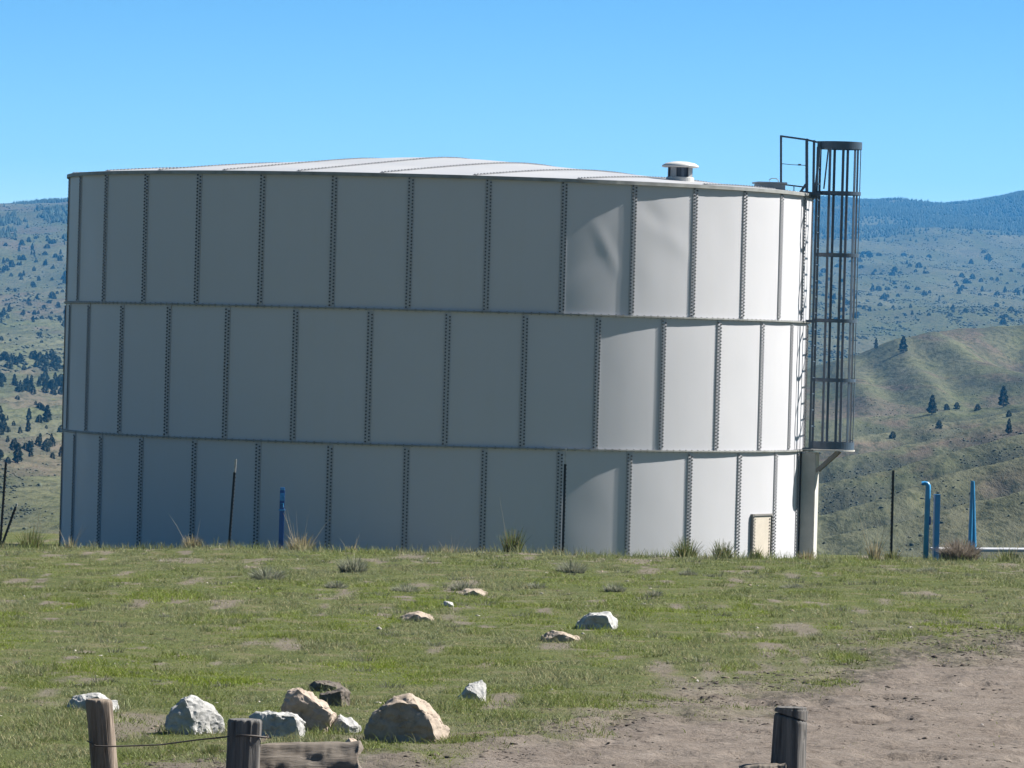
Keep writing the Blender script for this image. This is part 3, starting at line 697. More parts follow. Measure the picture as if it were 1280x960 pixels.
tag(link('dirt_clods', np_mesh('dirt_clods', V, Fc, tint=T), M['lump']), kind='stuff', label='dark clods of churned soil along the dirt track', cat='soil clods')
N = 700
y1 = 33 + 52 * rng.random(N); x1 = (rng.random(N) - 0.5) * 2 * (y1 * 0.098 + 0.3); kp = (fbm(x1 / 0.8, y1 / 3, 3, 151) > 0.47) & ((main_dirt(x1, y1) > 0) | (rng.random(N) < 0.2)); x1, y1 = x1[kp], y1[kp]; n1 = len(x1)
s1 = np.minimum(rng.uniform(0.006, 0.013, n1) / rng.uniform(0.3, 1, n1), 0.03)
t1 = np.where(rng.random((n1, 1)) < 0.5, np.array([0.30, 0.275, 0.25]), np.array([0.22, 0.175, 0.14])) * rng.uniform(0.6, 1.2, (n1, 1))
V, Fc, T = lumps(x1, y1, ground_z(x1, y1), s1, rng.uniform(0.4, 0.8, n1), t1, 5)
tag(link('pebbles', np_mesh('pebbles', V, Fc, tint=T), M['lump']), kind='stuff', label='small pale stones strewn through the grass', cat='pebbles')

# ------------------------------------------------------------------ rocks
ROCK_FEET = []
def rock(outline, front, mat, label, depth=0.25, back=0.6, rough=0.012, sub=4, name='rock', base=None, cat='rock'):
    """outline and nearer face polygons read off the photograph in pixels, given a real distance, size and depth"""
    bx = sum(q[0] for q in outline) / len(outline); by = max(q[1] for q in outline)
    if base: bx, by = base
    g = hit_near(bx, by); Y0 = g.y + depth
    ROCK_FEET.append((g.copy(), (max(q[0] for q in outline) - min(q[0] for q in outline)) * g.y / F_PX))
    pts = []
    for (px, py) in outline: pts.append(at(px, py, Y0))
    for (px, py) in front: pts.append(at(px, py, Y0 - depth))
    cx, cy = sum(q[0] for q in outline) / len(outline), sum(q[1] for q in outline) / len(outline)
    for (px, py) in outline: pts.append(at(cx + (px - cx) * back, cy + (py - cy) * back + (by - cy) * 0.2, Y0 + depth * 1.2))
    org = Vector((at(cx, cy, Y0).x, Y0, g.z))
    low = min(q.z for q in pts); pts = [q - org for q in pts]
    pts += [Vector((q.x * 0.95, q.y, -0.06)) for q in pts if q.z < 0.12]
    bm = bmesh.new()
    for q in pts: bm.verts.new(q)
    r = bmesh.ops.convex_hull(bm, input=bm.verts[:])
    bmesh.ops.delete(bm, geom=list({e for e in r['geom_interior'] + r['geom_unused'] if isinstance(e, bmesh.types.BMVert)}), context='VERTS')
    size = max((v_.co - w_.co).length for v_ in bm.verts for w_ in bm.verts)
    for k in range(9):
        es = [e for e in bm.edges if e.calc_length() > size * 0.04]
        if not es: break
        bmesh.ops.subdivide_edges(bm, edges=es, cuts=1, use_grid_fill=False); bmesh.ops.triangulate(bm, faces=[f for f in bm.faces if len(f.verts) > 3])
        if len(bm.verts) > 6000: break
    for k in range(1): bmesh.ops.smooth_vert(bm, verts=bm.verts[:], factor=0.22, use_axis_x=True, use_axis_y=True, use_axis_z=True)
    bm.normal_update()
    co = np.array([v_.co[:] for v_ in bm.verts]); sd = int(abs(bx) * 7 + by) % 997
    nn = (fbm(co[:, 0] / size * 5 + co[:, 1] / size * 3, co[:, 2] / size * 6 - co[:, 1] / size * 2, 4, sd) - 0.5)
    ridge = -np.exp(-((fbm(co[:, 0] / size * 3.3 - co[:, 1] / size * 2, co[:, 2] / size * 3.3 + co[:, 1] / size * 2, 3, sd + 50) - 0.5) / 0.025) ** 2)
    cell = np.floor(co / size * 7.0 + 3 * (np.stack([fbm(co[:, 1] / size * 4, co[:, 2] / size * 4, 2, sd + k) for k in range(3)], -1)))
    facet = _hash(cell[:, 0] + 5 * cell[:, 1], cell[:, 2], sd) - 0.5
    fine_ = fbm(co[:, 0] / size * 19 + co[:, 1] / size * 7, co[:, 2] / size * 21 - co[:, 1] / size * 9, 3, sd + 90) - 0.5
    for v_, a_, b_, c_, f_ in zip(bm.verts, nn, ridge, facet, fine_): v_.co += v_.normal * size * (a_ * rough * 7 + b_ * rough * 1.5 + c_ * rough * 0.9 + f_ * rough * 2.2)
    me = bm_mesh(name, bm, True)
    try: me.set_sharp_from_angle(angle=R_(26))
    except Exception: pass
    o = link(name, me, M[mat]); o.location = org
    return tag(o, label, cat, 'rocks scattered on the meadow')
rock([(455, 912), (470, 889), (493, 868), (512, 864), (528, 874), (548, 894), (562, 911), (545, 929), (500, 927), (465, 923)], [(458, 914), (470, 891), (486, 881), (505, 877), (522, 880), (534, 897), (546, 927), (500, 928), (466, 923)], 'rock_tan', 'largest tan boulder with a flat shaded front, at the right end of the rock row', 0.22)
rock([(207, 905), (214, 884), (230, 869), (240, 868), (265, 880), (279, 897), (280, 908), (262, 915), (240, 919), (210, 917)], [(209, 906), (217, 885), (232, 872), (238, 890), (244, 918), (222, 918)], 'rock_grey', 'whitish grey pointed boulder with pitted face between the two left fence posts', 0.18, rough=0.014)
rock([(84, 884), (88, 873), (104, 866), (125, 866), (146, 877), (150, 885), (138, 890), (95, 889)], [(95, 889), (100, 876), (122, 870), (140, 888)], 'rock_grey', 'low flat grey rock behind the leaning tan fence post', 0.16)
rock([(349, 885), (362, 865), (371, 857), (385, 862), (405, 876), (419, 893), (412, 903), (400, 915), (378, 918), (355, 905)], [(358, 884), (372, 860), (412, 893), (398, 905), (382, 908)], 'rock_pink', 'pinkish tan slab of rock leaning upright in the middle of the rock row', 0.14, rough=0.016, base=(385, 917))
rock([(312, 896), (322, 891), (352, 889), (372, 893), (384, 905), (380, 920), (350, 924), (318, 922)], [(318, 908), (335, 893), (368, 895), (374, 918), (345, 923)], 'rock_grey', 'blue grey shaded rock just behind the dark fence post', 0.14, rough=0.014)
rock([(384, 857), (392, 851), (408, 849), (424, 853), (432, 860), (420, 864), (395, 865)], [(390, 864), (400, 854), (420, 858), (424, 864)], 'rock_dark', 'dark brown jagged rock furthest back in the rock row', 0.12)
rock([(400, 868), (410, 863), (430, 860), (438, 866), (436, 875), (424, 883), (408, 883), (401, 876)], [(402, 869), (426, 864), (428, 881), (408, 883)], 'rock_dark', 'dark brown rock with rounded lit right end behind the pinkish slab', 0.12)
rock([(413, 908), (420, 896), (426, 892), (440, 898), (452, 907), (446, 913), (432, 917), (416, 916)], [(415, 910), (424, 898), (438, 908), (430, 917)], 'rock_grey', 'small white topped rock beside the left foot of the largest boulder', 0.1)
rock([(425, 932), (436, 922), (446, 924), (453, 934), (448, 942), (428, 942)], [(430, 940), (438, 926), (450, 938)], 'rock_pink', 'small yellowish rounded stone behind the end of the fallen plank', 0.08)
rock([(571, 872), (580, 862), (588, 853), (602, 850), (607, 856), (608, 872), (606, 876), (585, 878), (572, 876)], [(574, 874), (584, 862), (596, 868), (603, 877), (586, 878)], 'rock_grey', 'pale upright rock standing alone to the right of the largest boulder', 0.12)
rock([(718, 780), (728, 770), (742, 765), (762, 766), (772, 776), (773, 784), (755, 787), (722, 786)], [(724, 784), (736, 770), (758, 770), (766, 785)], 'rock_grey', 'light grey rounded rock alone in the middle of the slope', 0.22)
rock([(676, 793), (690, 789), (706, 790), (722, 795), (735, 801), (722, 803), (680, 799)], [(682, 799), (700, 792), (724, 801)], 'rock_tan', 'long low tan rock just below the light grey slope rock', 0.2)
rock([(494, 774), (508, 767), (528, 765), (541, 770), (543, 776), (520, 778), (498, 777)], [(502, 776), (520, 768), (538, 775)], 'rock_tan', 'flat tan rock half buried on the slope below the tank middle', 0.25)
rock([(550, 756), (556, 752), (566, 753), (568, 758), (552, 759)], [(554, 758), (560, 753), (566, 758)], 'rock_grey', 'small white stone on the slope above the flat tan rock', 0.12)
rock([(570, 741), (582, 736), (602, 737), (610, 741), (600, 745), (575, 745)], [(578, 744), (592, 738), (604, 744)], 'rock_tan', 'flat brown stone beside grey sagebrush near the crest centre', 0.3)

# ------------------------------------------------------------------ tufts, sagebrush and weeds
def tuft(px, py, wpx, hpx, kind, label, stalks=0, nb=260, name='grass_tuft', cat='grass tuft', group='grass tufts along the crest', Y=None):
    g = hit_near(px, py) if Y is None else Vector((at(px, py, Y).x, Y, 0))
    g.z = float(ground_z(np.array([g.x]), np.array([g.y]))[0]) - 0.01
    sx = g.y / F_PX
    r = wpx * sx * 0.5; h = hpx * sx * (1.35 if Y else 1.4)
    pal = {'green': [(0.10, 0.125, 0.035), (0.075, 0.095, 0.035), (0.24, 0.21, 0.11)], 'sage': [(0.20, 0.21, 0.15), (0.13, 0.145, 0.10), (0.28, 0.27, 0.21)], 'dry': [(0.30, 0.25, 0.15), (0.20, 0.18, 0.09), (0.38, 0.33, 0.22)], 'brush': [(0.20, 0.165, 0.135), (0.14, 0.12, 0.10), (0.25, 0.22, 0.17)]}[kind]
    rad = r * 0.55 * np.sqrt(rng.random(nb)); an = rng.uniform(0, 6.28, nb)
    x, y = rad * np.cos(an), rad * np.sin(an)
    az = an + rng.normal(0, 0.5, nb)
    hgt = h * rng.uniform(0.45, 1.0, nb) * (1 - 0.35 * (rad / (r * 0.55)) ** 2)
    lean = np.clip(rad / (r * 0.55) * 0.75 * (r / max(h, 0.01)) + rng.normal(0, 0.15, nb), -0.2, 1.3)
    tn = np.array(pal)[rng.choice(3, nb, p=[0.5, 0.3, 0.2])] * rng.uniform(0.7, 1.3, (nb, 1))
    V, Fc, T = blades(x, y, np.zeros(nb) - 0.02, hgt, rng.uniform(0.009, 0.02, nb) * min(1, g.y / 70), lean, az, tn, 3, 0.7)
    if stalks:
        n2 = stalks; an = rng.uniform(0, 6.28, n2)
        V2, F2, T2 = blades(r * 0.4 * np.cos(an), r * 0.4 * np.sin(an), np.zeros(n2), h * rng.uniform(1.2, 2.0, n2), np.full(n2, 0.011), rng.uniform(0.05, 0.6, n2), an, np.tile(np.array([0.30, 0.265, 0.19]), (n2, 1)) * rng.uniform(.6, 1.2, (n2, 1)), 3, 0.2)
        Fc = np.concatenate([Fc, F2 + len(V)]); V = np.concatenate([V, V2]); T = np.concatenate([T, T2])
    o = link(name, np_mesh(name, V, Fc, tint=T), M['grass']); o.location = g
    return tag(o, label, cat, group)
YC = 85.2
tuft(38, 681, 44, 26, 'green', 'dark round grass tuft beside the leaning short post at far left', 3, Y=YC)
tuft(88, 681, 20, 16, 'dry', 'thin dry weed at the left foot of the tank', 4, 40, Y=YC)
tuft(241, 685, 34, 18, 'dry', 'straw coloured tuft left of the leaning black post', 2, Y=YC)
tuft(376, 686, 48, 24, 'dry', 'dry tuft with tall pale stalks beside the blue marker post', 9, 240, Y=YC)
tuft(440, 686, 22, 12, 'dry', 'short dry tuft at the foot of the tank right of the tall stalks', 5, 80, Y=YC)
tuft(565, 690, 46, 12, 'dry', 'sparse dry weeds with thin stalks below the tank middle', 6, 70, Y=YC)
tuft(641, 690, 36, 30, 'green', 'dense dark green tuft alone below the tank middle', 3, 300, Y=YC)
tuft(857, 692, 46, 26, 'green', 'wide green tuft below the bright side of the tank', 0, Y=YC)
tuft(903, 692, 38, 22, 'green', 'green spiky tuft just left of the beige access door', 0, Y=YC)
tuft(946, 693, 22, 16, 'green', 'small green tuft in front of the beige access door', 0, 140, Y=YC)
tuft(1009, 692, 30, 14, 'dry', 'yellowish tuft at the foot of the ladder column', 2, 140, Y=YC)
tuft(1093, 694, 24, 26, 'dry', 'tall pale dry weed left of the black post on the right', 8, 110, Y=YC)
tuft(1115, 694, 28, 16, 'green', 'dark low tuft at the foot of the black post on the right', 3, 200, Y=YC)
tuft(1260, 692, 40, 18, 'green', 'yellow green weed with loose stems over the white slab', 8, 120, Y=YC)
tuft(1200, 694, 66, 25, 'brush', 'rounded grey brown dead brush in front of the white slab', 0, 1800, name='dry_brush', cat='bush', Y=YC)
for (px, py, wp, hp, lb) in [(335, 724, 66, 16, 'grey sage clump on the slope below the blue marker post'), (441, 716, 52, 20, 'bushy grey green clump on the slope below the tank left centre'), (507, 740, 54, 12, 'flat grey sage cushion on the slope below the tank centre'),
                         (577, 738, 40, 12, 'dark grey sage clump on a bare patch at slope centre'), (714, 716, 56, 16, 'silvery sage clump with pale stems below the black post before the tank'), (768, 740, 40, 12, 'grey sage clump at the edge of a bare patch right of centre'),
                         (818, 746, 30, 10, 'small sage clump right of the bare patch on the slope'), (860, 720, 30, 9, 'small grey clump high on the slope below the wide green tuft'), (670, 735, 40, 9, 'low grey sage between the two centre bare patches'),
                         (420, 735, 40, 10, 'low sage clump beside the bushy grey green clump'), (265, 944, 40, 16, 'dark grass clump between the two left fence posts'), (205, 772, 44, 7, 'low grey sage patch on the left of the slope'), (1160, 715, 40, 8, 'low sage clump high on the right of the slope'), (990, 735, 44, 8, 'low sage clump on the slope below the ladder column')]:
    tuft(px, py, wp, hp, 'green' if py > 900 else 'sage', lb, 0, 480, 'sage_clump', 'sage clump', 'sage clumps on the slope')
# grass standing around the rocks and along the crest line, part of the turf
nw = 420; wy0 = 34 + 52 * rng.random(nw) ** 0.8; wx0 = (rng.random(nw) - 0.5) * 2 * wy0 * 0.097
kp = (dirt_mask(wx0, wy0) < 0.7) & (fbm(wx0 / 1.2, wy0 / 5, 3, 163) > 0.42); wx0, wy0 = wx0[kp], wy0[kp]; nw = len(wx0); per = 46
rw = rng.uniform(0.04, 0.15, nw) * (0.7 + 0.006 * (wy0 - 34)); an = rng.uniform(0, 6.28, (nw, per)); rr_ = rw[:, None] * np.sqrt(rng.random((nw, per)))
x = (wx0[:, None] + rr_ * np.cos(an)).ravel(); y = (wy0[:, None] + rr_ * np.sin(an)).ravel()
tn = np.where(rng.random((nw, 1)) < 0.6, np.array([[0.150, 0.155, 0.105]]), np.array([[0.105, 0.125, 0.040]])); tn = np.repeat(tn, per, 0) * rng.uniform(0.5, 1.2, (nw * per, 1))
V, Fc, T = blades(x, y, ground_z(x, y) - 0.01, np.repeat(rw, per) * rng.uniform(0.4, 1.0, nw * per) * 0.85, rng.uniform(0.006, 0.012, nw * per), rng.uniform(0.3, 1.2, nw * per), an.ravel() + rng.normal(0, .5, nw * per), tn, 2)
tag(link('weeds', np_mesh('weeds', V, Fc, tint=T), M['grass']), kind='stuff', label='small grey green weeds scattered over the meadow', cat='weeds')
rx, ry = [], []
for (g_, w_) in ROCK_FEET:
    kk = int(90 * w_ / 0.3) + 30; an = rng.uniform(0, 6.28, kk); rr_ = rng.uniform(0.85, 1.25, kk)
    rx.append(g_.x + w_ * 0.55 * rr_ * np.cos(an)); ry.append(g_.y + 0.12 + 0.26 * rr_ * np.sin(an))
x = np.concatenate(rx); y = np.concatenate(ry); nb = len(x)
V, Fc, T = blades(x, y, ground_z(x, y) - 0.01, rng.uniform(0.03, 0.10, nb), rng.uniform(0.006, 0.011, nb), rng.uniform(0.2, 1.0, nb), rng.uniform(0, 6.28, nb), grass_tint(x, y), 3)
tag(link('rock_grass', np_mesh('rock_grass', V, Fc, tint=T), M['grass']), kind='stuff', label='taller grass growing round the feet of the rocks', cat='grass')
nb = 5200; x = rng.uniform(-9.2, 9.2, nb); y = rng.uniform(83.5, 86.8, nb)
V, Fc, T = blades(x, y, ground_z(x, y) - 0.01, rng.uniform(0.06, 0.17, nb) * (0.5 + fbm(x / 0.5, y, 3, 161)), rng.uniform(0.008, 0.015, nb), rng.uniform(0.1, 0.8, nb), rng.uniform(0, 6.28, nb), grass_tint(x, y), 3)
tag(link('crest_grass', np_mesh('crest_grass', V, Fc, tint=T), M['grass']), kind='stuff', label='longer grass fringing the crest below the tank', cat='grass')

# ------------------------------------------------------------------ fence posts
def wood_post(name, base_px, top_px, wid_px, Y, mat, label, split=False, flare=0.0):
    A = at(base_px[0], base_px[1], Y); B = at(top_px[0], top_px[1], Y); r0 = wid_px * Y / F_PX / 2
    g = hz(A.x, Y) - 0.15; d = (B - A).normalized(); L = (B.z - g) / d.z; A = B - d * L
    def shaft(z0, z1, slant=0.0, foot=0.0):
        nz, na = 44, 56; zz = np.linspace(z0, z1, nz); aa = np.linspace(0, 2 * np.pi, na, endpoint=False)
        AA, ZZ = np.meshgrid(aa, zz)
        gro = fbm(np.cos(AA) * 5 + 9, np.sin(AA) * 5 + ZZ * 1.3, 4, 171 + int(wid_px))
        crack = np.exp(-((fbm(np.cos(AA) * 2.2 + 3, np.sin(AA) * 2.2 + ZZ * 0.7, 2, 181 + int(wid_px)) - 0.5) / 0.02) ** 2)
        rr = r0 * (1 + flare * (1 - ZZ / L)) * (0.94 + 0.14 * (gro - 0.5) * 2 - 0.15 * crack + 0.05 * np.cos(3 * AA + 1))
        rr = rr * np.where(ZZ > z1 - 0.012, 0.93, 1.0)
        xo, yo = rr * np.cos(AA), rr * np.sin(AA)
        fr_ = (ZZ - z0) / max(z1 - z0, 1e-6); ZZ = ZZ + slant * xo * fr_ ** 6 + foot * xo * (1 - fr_)
        P = np.stack([xo + d.x / d.z * ZZ, yo + d.y / d.z * ZZ, ZZ], -1).reshape(-1, 3)
        F_ = [(i * na + j, i * na + (j + 1) % na, (i + 1) * na + (j + 1) % na, (i + 1) * na + j) for i in range(nz - 1) for j in range(na)]
        top = len(P); tz = P[-na:].mean(0) + np.array([0, 0, 0.004]); P = np.concatenate([P, [tz, P[:na].mean(0)]])
        me = bpy.data.meshes.new(name); F3 = [((nz - 1) * na + j, (nz - 1) * na + (j + 1) % na, top) for j in range(na)] + [((j + 1) % na, j, top + 1) for j in range(na)]
        me.from_pydata([tuple(q) for q in P], [], F_ + F3); 
        for q_ in me.polygons: q_.use_smooth = len(q_.vertices) == 4
        return me
    if not split:
        o = link(name, shaft(0, L), M[mat]); o.location = A; return tag(o, label, 'fence post', 'weathered wooden fence posts')
    o = empty(name, A); zc = L - 0.055
    link('shaft', shaft(0, zc, slant=-0.26), M[mat], o)
    cp = link('loose_top', shaft(zc + 0.007, L, foot=-0.26), M[mat], o); pass
    cp['label'] = 'split off top slice of the post'
    return tag(o, label, 'fence post', 'weathered wooden fence posts')
YP = 32.0
wood_post('fence_post', (131, 975), (123, 875), 34, YP, 'wood_tan', 'leaning tan weathered fence post at bottom left with wire around it')
wood_post('fence_post', (302, 975), (306, 899), 43, YP - 0.1, 'wood_dark', 'dark cracked square topped fence post holding the fallen plank')
wood_post('fence_post', (983, 975), (988, 884), 42, YP - 0.4, 'wood_dark', 'dark fence post with split off top slice in the bare dirt', True, 0.16)
def plank(x0, y0, x1, y1, hpx, Y, label, thick=0.06):
    A, B = at(x0, y0, Y), at(x1, y1, Y); hgt = hpx * Y / F_PX; L = (B - A).length
    nx, nz = 60, 14; bm = bmesh.new(); dv = (B - A).normalized(); g = []
    for side in (-1, 1):
        U_, W_ = np.meshgrid(np.linspace(0, 1, nx), np.linspace(0, 1, nz))
        nz_ = (fbm(U_ * 5, W_ * 6, 4, 191 + side) - 0.5) * 0.07
        endr = -0.05 * (fbm(W_ * 5, U_ * 0 + 3, 3, 197)) * (U_ > 0.9) * (U_ - 0.9) * 20
        topw = (fbm(U_ * 6, U_ * 0, 3, 199) - 0.5) * 0.02 * W_ - 0.05 * np.maximum(0, U_ - 0.93) / 0.07 * W_ ** 2
        pts = [[Vector(A) + dv * float(U_[i, j] * L + endr[i, j]) + Vector((0, side * thick / 2 * (0.75 if i in (0, nz - 1) else 1) + float(nz_[i, j]), float((W_[i, j] - 1) * hgt + topw[i, j]))) + Vector((0, float(W_[i, j] - 1) * hgt * 1.1, 0)) for j in range(nx)] for i in range(nz)]
        g.append([[bm.verts.new(q - Vector(A)) for q in row] for row in pts])
    for s_ in range(2):
        for i in range(nz - 1):
            for j in range(nx - 1): bm.faces.new((g[s_][i][j], g[s_][i][j + 1], g[s_][i + 1][j + 1], g[s_][i + 1][j]))
    for j in range(nx - 1):
        for i in (0, nz - 1): bm.faces.new((g[0][i][j], g[1][i][j], g[1][i][j + 1], g[0][i][j + 1]))
    for i in range(nz - 1):
        for j in (0, nx - 1): bm.faces.new((g[0][i][j], g[0][i + 1][j], g[1][i + 1][j], g[1][i][j]))
    o = link('plank', bm_mesh('plank', bm, True), M['wood_grey']); o.location = A
    return tag(o, label, 'plank')
pass
plank(322, 930.5, 462, 926, 62, YP + 0.12, 'grey weathered plank lying on edge to the right of the dark post')
plank(924, 957, 989, 953.5, 36, YP - 0.56, 'short end of grey plank across the foot of the split topped post')
def wire(pts, r, label, name='fence_wire'):
    bm = bmesh.new(); P0 = Vector(pts[0]); add_tube(bm, [Vector(q) - P0 for q in pts], r, 6); o = link(name, bm_mesh(name, bm, True), M['wire']); o.location = P0; return tag(o, label, 'wire')
wire([at(109, 926, YP - 0.06), at(120, 932.5, YP - 0.10), at(140, 933, YP - 0.08), at(200, 931, YP), at(245, 925, YP - .02), at(284, 921, YP - 0.12), at(300, 920.5, YP - 0.21)], 0.0045, 'thin rusty fence wire strung between the tan post and dark post')
wire([at(296, 919, YP - 0.22), at(318, 920, YP - 0.2), at(330, 921.5, YP - 0.12), at(336, 922, YP - 0.1), at(333, 918, YP - 0.1)], 0.006, 'stub of wire twisted around the dark post', 'wire_end')

# ------------------------------------------------------------------ steel T posts on the crest
def t_post(bpx, tpx, Y, label, tip=0.0):
    B, T = at(*bpx, Y), at(*tpx, Y); g = float(ground_z(np.array([B.x]), np.array([B.y]))[0]) - 0.3
    d = (T - B).normalized(); L = (T.z - g) / d.z; A = T - d * L
    o = empty('fence_stake', A)
    q = d.to_track_quat('Z', 'Y'); zt = L * (1 - tip)
    bm = bmesh.new(); add_box(bm, (0, 0, zt / 2), (0.048, 0.008, zt)); add_box(bm, (0, 0.018, zt / 2), (0.008, 0.028, zt))
    for k in range(int(zt / 0.06)): add_box(bm, (0, -0.008, 0.05 + 0.06 * k), (0.018, 0.008, 0.02))
    s_ = link('stake_shaft', bm_mesh('stake_shaft', bm), M['tpost'], o); s_.rotation_mode = 'QUATERNION'; s_.rotation_quaternion = q
    if tip:
        bm = bmesh.new(); add_box(bm, (0, 0, (zt + L) / 2), (0.04, 0.010, L - zt)); add_box(bm, (0, 0.016, (zt + L) / 2), (0.01, 0.02, L - zt))
        s_ = link('stake_tip', bm_mesh('stake_tip', bm), M['tip'], o); s_.rotation_mode = 'QUATERNION'; s_.rotation_quaternion = q
    return tag(o, label, 'fence stake', 'steel stakes along the crest')
t_post((2, 672), (8.5, 578), 85.4, 'tall black steel stake at the far left edge of the crest')
t_post((7, 672), (22, 630), 85.0, 'short strongly leaning black stake beside the far left one', 0.05)
t_post((287, 684), (295.5, 574), 85.3, 'leaning black steel stake with pale tip left of the blue marker', 0.12)
t_post((704.5, 688), (708, 561), 85.3, 'straight black steel stake before the middle of the tank', 0.12)
t_post((1113, 690), (1115.5, 588), 85.3, 'black steel stake on the right between ladder and blue pipes')

# blue marker post
YM_ = 85.6
o = empty('marker_post', at(351, 690, YM_)); tag(o, 'slim dark blue utility marker post with lighter bands in front of the tank', 'marker post')
zt = at(352, 611, YM_).z - o.location.z
bm = bmesh.new(); add_box(bm, (0, 0, zt / 2 - 0.15), (0.078, 0.03, zt + 0.26), None, 0.006); link('shaft', bm_mesh('shaft', bm), M['bluedk'], o)
bm = bmesh.new(); add_box(bm, (0, 0, zt - 0.33), (0.1, 0.05, 0.03), None, 0.004); link('collar', bm_mesh('collar', bm), M['bluelt'], o)
for zz_ in (0.06, 0.10):
    pass
bm = bmesh.new(); add_box(bm, (0, -0.018, zt - 0.125), (0.07, 0.006, 0.12), None, 0.001); link('sticker', bm_mesh('sticker', bm), M['bluelt'], o)
bm = bmesh.new(); add_box(bm, (0, 0, zt + 0.0), (0.072, 0.034, 0.045), None, 0.006); link('cap', bm_mesh('cap', bm), M['bluelt'], o)
bm = bmesh.new(); add_tube(bm, [(-0.018, -0.024, zt - 0.10), (0.016, -0.024, zt - 0.10), (0.0, -0.024, zt - 0.16)], 0.006, 5); add_tube(bm, [(-0.018, -0.02, zt - 0.29), (-0.018, -0.02, zt - 0.23), (0.018, -0.02, zt - 0.23), (0.018, -0.02, zt - 0.29)], 0.007, 5); link('mark', bm_mesh('mark', bm), M['blue'], o)

# ------------------------------------------------------------------ blue pipes and slab at right
YB = 86.6
def blue_obj(name, px, label, cat):
    A = at(px, 690, YB); A.z = float(ground_z(np.array([A.x]), np.array([A.y]))[0]); return tag(empty(name, A), label, cat, None)
o = blue_obj('vent_pipe', 1157, 'blue round pipe with hooked top on the right of the tank', 'pipe')
zt = at(1157, 605, YB).z - o.location.z; bm = bmesh.new()
add_tube(bm, [(0, 0, -0.2), (0.012, 0, zt - 0.10), (0.012, 0, zt - 0.03), (-0.005, 0, zt), (-0.04, 0, zt + 0.012), (-0.085, 0, zt + 0.005), (-0.092, 0, zt - 0.012)], [0.043] * 2 + [0.043, 0.041, 0.034, 0.034, 0.038], 14); link('pipe', bm_mesh('pipe', bm, True), M['blue'], o)
bm = bmesh.new(); add_tube(bm, [(0.035, 0, zt * 0.52), (0.062, 0, zt * 0.52)], 0.035, 8); add_tube(bm, [(0.05, -0.01, zt * 0.50), (0.05, -0.01, zt * 0.60)], 0.02, 8); link('valve', bm_mesh('valve', bm), M['bluedk'], o)
o = blue_obj('bollard', 1169.5, 'stout blue square post beside the hooked blue pipe', 'post')
zt = at(1169, 619, YB).z - o.location.z; bm = bmesh.new(); add_box(bm, (0, 0, zt / 2 - 0.1), (0.085, 0.085, zt + 0.2), Matrix.Rotation(R_(14), 3, 'Z'), 0.006); link('shaft', bm_mesh('shaft', bm), M['blue'], o)
bm = bmesh.new(); add_box(bm, (0, 0, zt + 0.006), (0.095, 0.095, 0.016), Matrix.Rotation(R_(14), 3, 'Z'), 0.003); link('cap', bm_mesh('cap', bm), M['blue'], o)
o = blue_obj('pump_frame', 1213, 'narrow blue frame of two legs meeting at the top beside the brush', 'frame')
zt = at(1213, 601, YB).z - o.location.z
for a_, b_, n_ in (((-0.01, 0, -0.2), (0.0, 0, zt), 'leg'), ((0.085, 0.06, -0.2), (0.012, 0.0, zt - 0.01), 'leg')):
    bm = bmesh.new(); add_tube(bm, [a_, b_], [0.042, 0.026], 10); link(n_, bm_mesh(n_, bm), M['blue'], o)
A = at(1222, 687, YB + 0.35); gz = float(ground_z(np.array([A.x]), np.array([A.y]))[0])
o = empty('concrete_slab', (A.x, A.y, gz)); tag(o, 'long thin white slab edge lying low behind the dead brush at right', 'slab')
zt = at(1222, 686.5, YB).z - gz; bm = bmesh.new(); add_box(bm, (0.05, 0.3, zt - 0.03), (1.52, 0.75, 0.045), Matrix.Rotation(R_(-1.2), 3, 'Y'), 0.008); link('top', bm_mesh('top', bm), M['slab'], o)
for sx in (-0.55, 0.6):
    bm = bmesh.new(); add_box(bm, (sx, 0.3, (zt - 0.07) / 2 - 0.12), (0.12, 0.6, max(0.1, zt - 0.07) + 0.2)); link('support', bm_mesh('support', bm), M['frame'], o)

